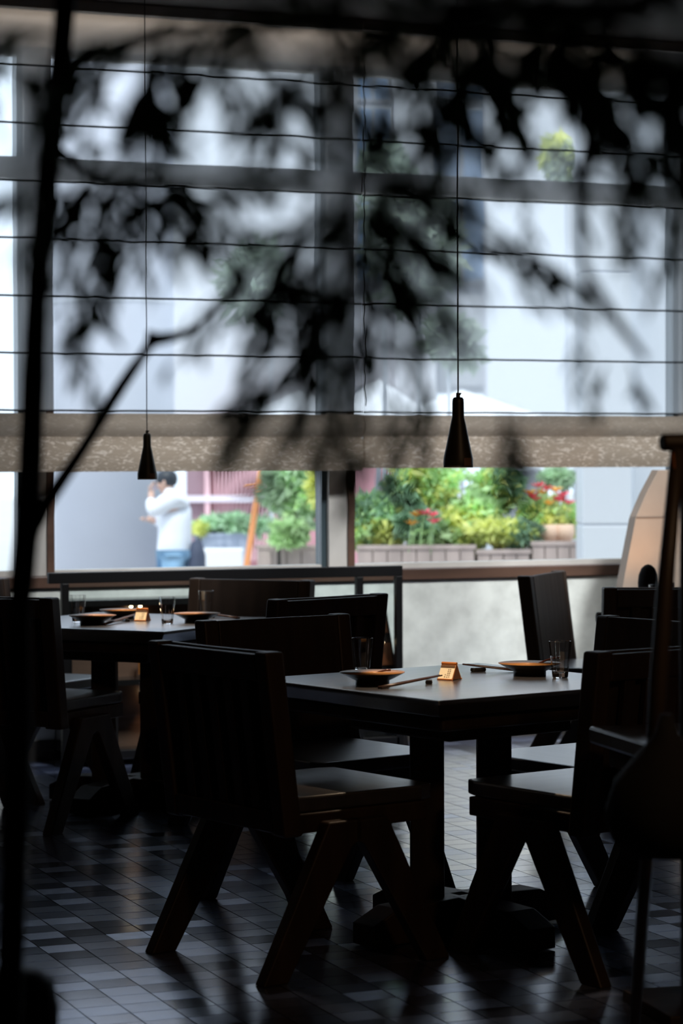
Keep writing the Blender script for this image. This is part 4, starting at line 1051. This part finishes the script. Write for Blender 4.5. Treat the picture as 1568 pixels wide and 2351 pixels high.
# shirt, jeans, hair, shoes, backpack
V = [(hip[0], 0, z_h - .07, (.18, .19)), (hip[0], 0, z_h + .02, (.175, .19)), (hip[0] + .005, 0, z_h + .22, (.16, .18)), (chest[0] + .01, 0, chest[2], (.18, .19)), (chest[0] - .01, 0, chest[2] + .10, (.13, .16)), (neck[0] + .015, 0, neck[2] - .03, .075)]
E = [(0, 1), (1, 2), (2, 3), (3, 4), (4, 5)]
n0 = len(V); V += [(sh[0], -.17, sh[2] - .01, .092), (el1[0], -.20, el1[2], .078), (ha1[0], -.10, ha1[2] - .04, .045)]
E += [(4, n0), (n0, n0 + 1), (n0 + 1, n0 + 2)]
n1 = len(V); V += [(sh[0] + .01, .17, sh[2] - .01, .092), (el2[0], .20, el2[2], .080), (ha2[0] + .06, .12, ha2[2], .048)]
E += [(4, n1), (n1, n1 + 1), (n1 + 1, n1 + 2)]
skin_mesh('shirt', V, E, ext['shirt'])
V = [(hip[0], 0, z_h + .03, .155), (hip[0], -.10, z_h - .07, .112), (hip[0] - .03, -.12, kz, .088), (hip[0] + .02, -.12, .11, .07), (hip[0], .10, z_h - .07, .112), (hip[0] + .02, .12, kz, .088), (hip[0] + .12, .12, .11, .07)]
skin_mesh('jeans', V, [(0, 1), (1, 2), (2, 3), (0, 4), (4, 5), (5, 6)], ext['jeans'])
mb = MB(); mb.lathe([(.0001, .088), (.045, .082), (.078, .055), (.088, .01), (.082, -.035), (.060, -.06)], 20); mb.v = [(x * 1.12 + .02, y * .95, z) for x, y, z in mb.v]
mb.build('hair', ext['hair'], t, smooth=True, loc=(top[0] + .012, 0, top[2] - .035))
for sy in (-.045, .045):
    MB().lathe([(.0001, -.008), (.007, -.004), (.009, 0), (.007, .004), (.0001, .008)], 8).build('eye', ext['hair'], t, smooth=True, loc=(hd[0] - .078, sy * .6, hd[2] + .02))
    MB().lathe([(.0001, -.03), (.012, -.02), (.016, 0), (.012, .02), (.0001, .03)], 8).build('ear', ext['skin'], t, smooth=True, loc=(hd[0] + .01, sy * 1.8, hd[2] + .01))
MB().tube([(hd[0] - .07, 0, hd[2] + .025), (hd[0] - .098, 0, hd[2] - .005), (hd[0] - .08, 0, hd[2] - .012)], [.008, .013, .008], 8).build('nose', ext['skin'], t, smooth=True)
MB().bb(hd[0] - .083, hd[0] - .070, -.022, .022, hd[2] - .040, hd[2] - .032).build('mouth', ext['flower'], t)
q = at(452, 1303, 21.9)
t = thing('backpack', 'dark navy backpack on the ground-level ledge right of the person', 'bag', (q.x, q.y, GO), -YAW)
hb = at(452, 1238, 21.9).z - GO
mb = MB(); mb.lathe([(.0001, 0), (.075, 0), (.085, .12), (.08, hb - .15), (.05, hb - .03), (.0001, hb)], 20); mb.build('bag_body', ext['bag'], t, smooth=True)
MB().tube([(0, -.03, hb - .02), (0, 0, hb + .03), (0, .03, hb - .02)], .008, 8).build('handle', ext['bag'], t)

t = thing('light_strip', 'thin warm white light strip above the roman shades', 'light', (0, YW - .03, ZC - .012), 0)  # added fill in place of daylight bouncing onto the header
MB().bb(-4, 6, -.012, .012, 0, .012).build('housing', M['black'], t)
ld = bpy.data.lights.new('strip_light', 'AREA'); ld.shape = 'RECTANGLE'; ld.size = 10; ld.size_y = .02; ld.energy = 5; ld.color = (1, .9, .8)
lo = bpy.data.objects.new('strip_light', ld); C.objects.link(lo); lo.parent = t; lo.location = (1, 0, -.003)

# ------------------------------------------------------------------ added fill spots, out of frame; most stand in for daylight on the wall
def add_fill_spot(x, y, tx, ty, tz, e, col, size, label, blend=.8):
    t = thing('ceiling_spot', label, 'spotlight', (x, y, ZC - .001), 0, 'ceiling spotlights')
    MB().lathe([(.0001, -.02), (.035, -.02), (.035, -.001), (.0001, -.001)], 20).build('mount', M['black'], t)
    MB().ring([(.03, -.13), (.036, -.13), (.036, -.03), (.0, -.02), (.0, -.03), (.03, -.04)], 20).build('housing', M['black'], t)
    ld = bpy.data.lights.new('spot_beam', 'SPOT'); ld.energy = e; ld.color = col; ld.spot_size = math.radians(size); ld.spot_blend = blend; ld.shadow_soft_size = .22
    lo = bpy.data.objects.new('spot_beam', ld); C.objects.link(lo); lo.parent = t; lo.location = (0, 0, -.14)
    d = Vector((tx - x, ty - y, tz - (ZC - .14))); lo.rotation_euler = d.to_track_quat('-Z', 'Y').to_euler()
q_ = G(2.3, 2.2); c_ = G(.2, 6.8, .6)
add_fill_spot(q_.x, q_.y, c_.x, c_.y, c_.z, 60, (1, .60, .33), 60, 'warm ceiling spot to the right of the viewpoint aimed at the chairs')  # added warm fill for the chairs, not a known lamp
wp = [aty(x, 1420, YW) for x in (560, 1010, 1440)]
wp.insert(0, aty(240, 1360, YW))
for i, (p, e) in enumerate(zip(wp, (420, 300, 560, 560))):  # unseen added fills replacing the daylight on the low wall
    add_fill_spot(p.x + .1, YW - 2.4, p.x, YW, .50, e, (.96, .98, 1.0), 34, ['leftmost wall-washing ceiling spot, near the round column outside', 'left wall-washing ceiling spot above the low wall', 'middle wall-washing ceiling spot above the low wall', 'right wall-washing ceiling spot above the low wall'][i])
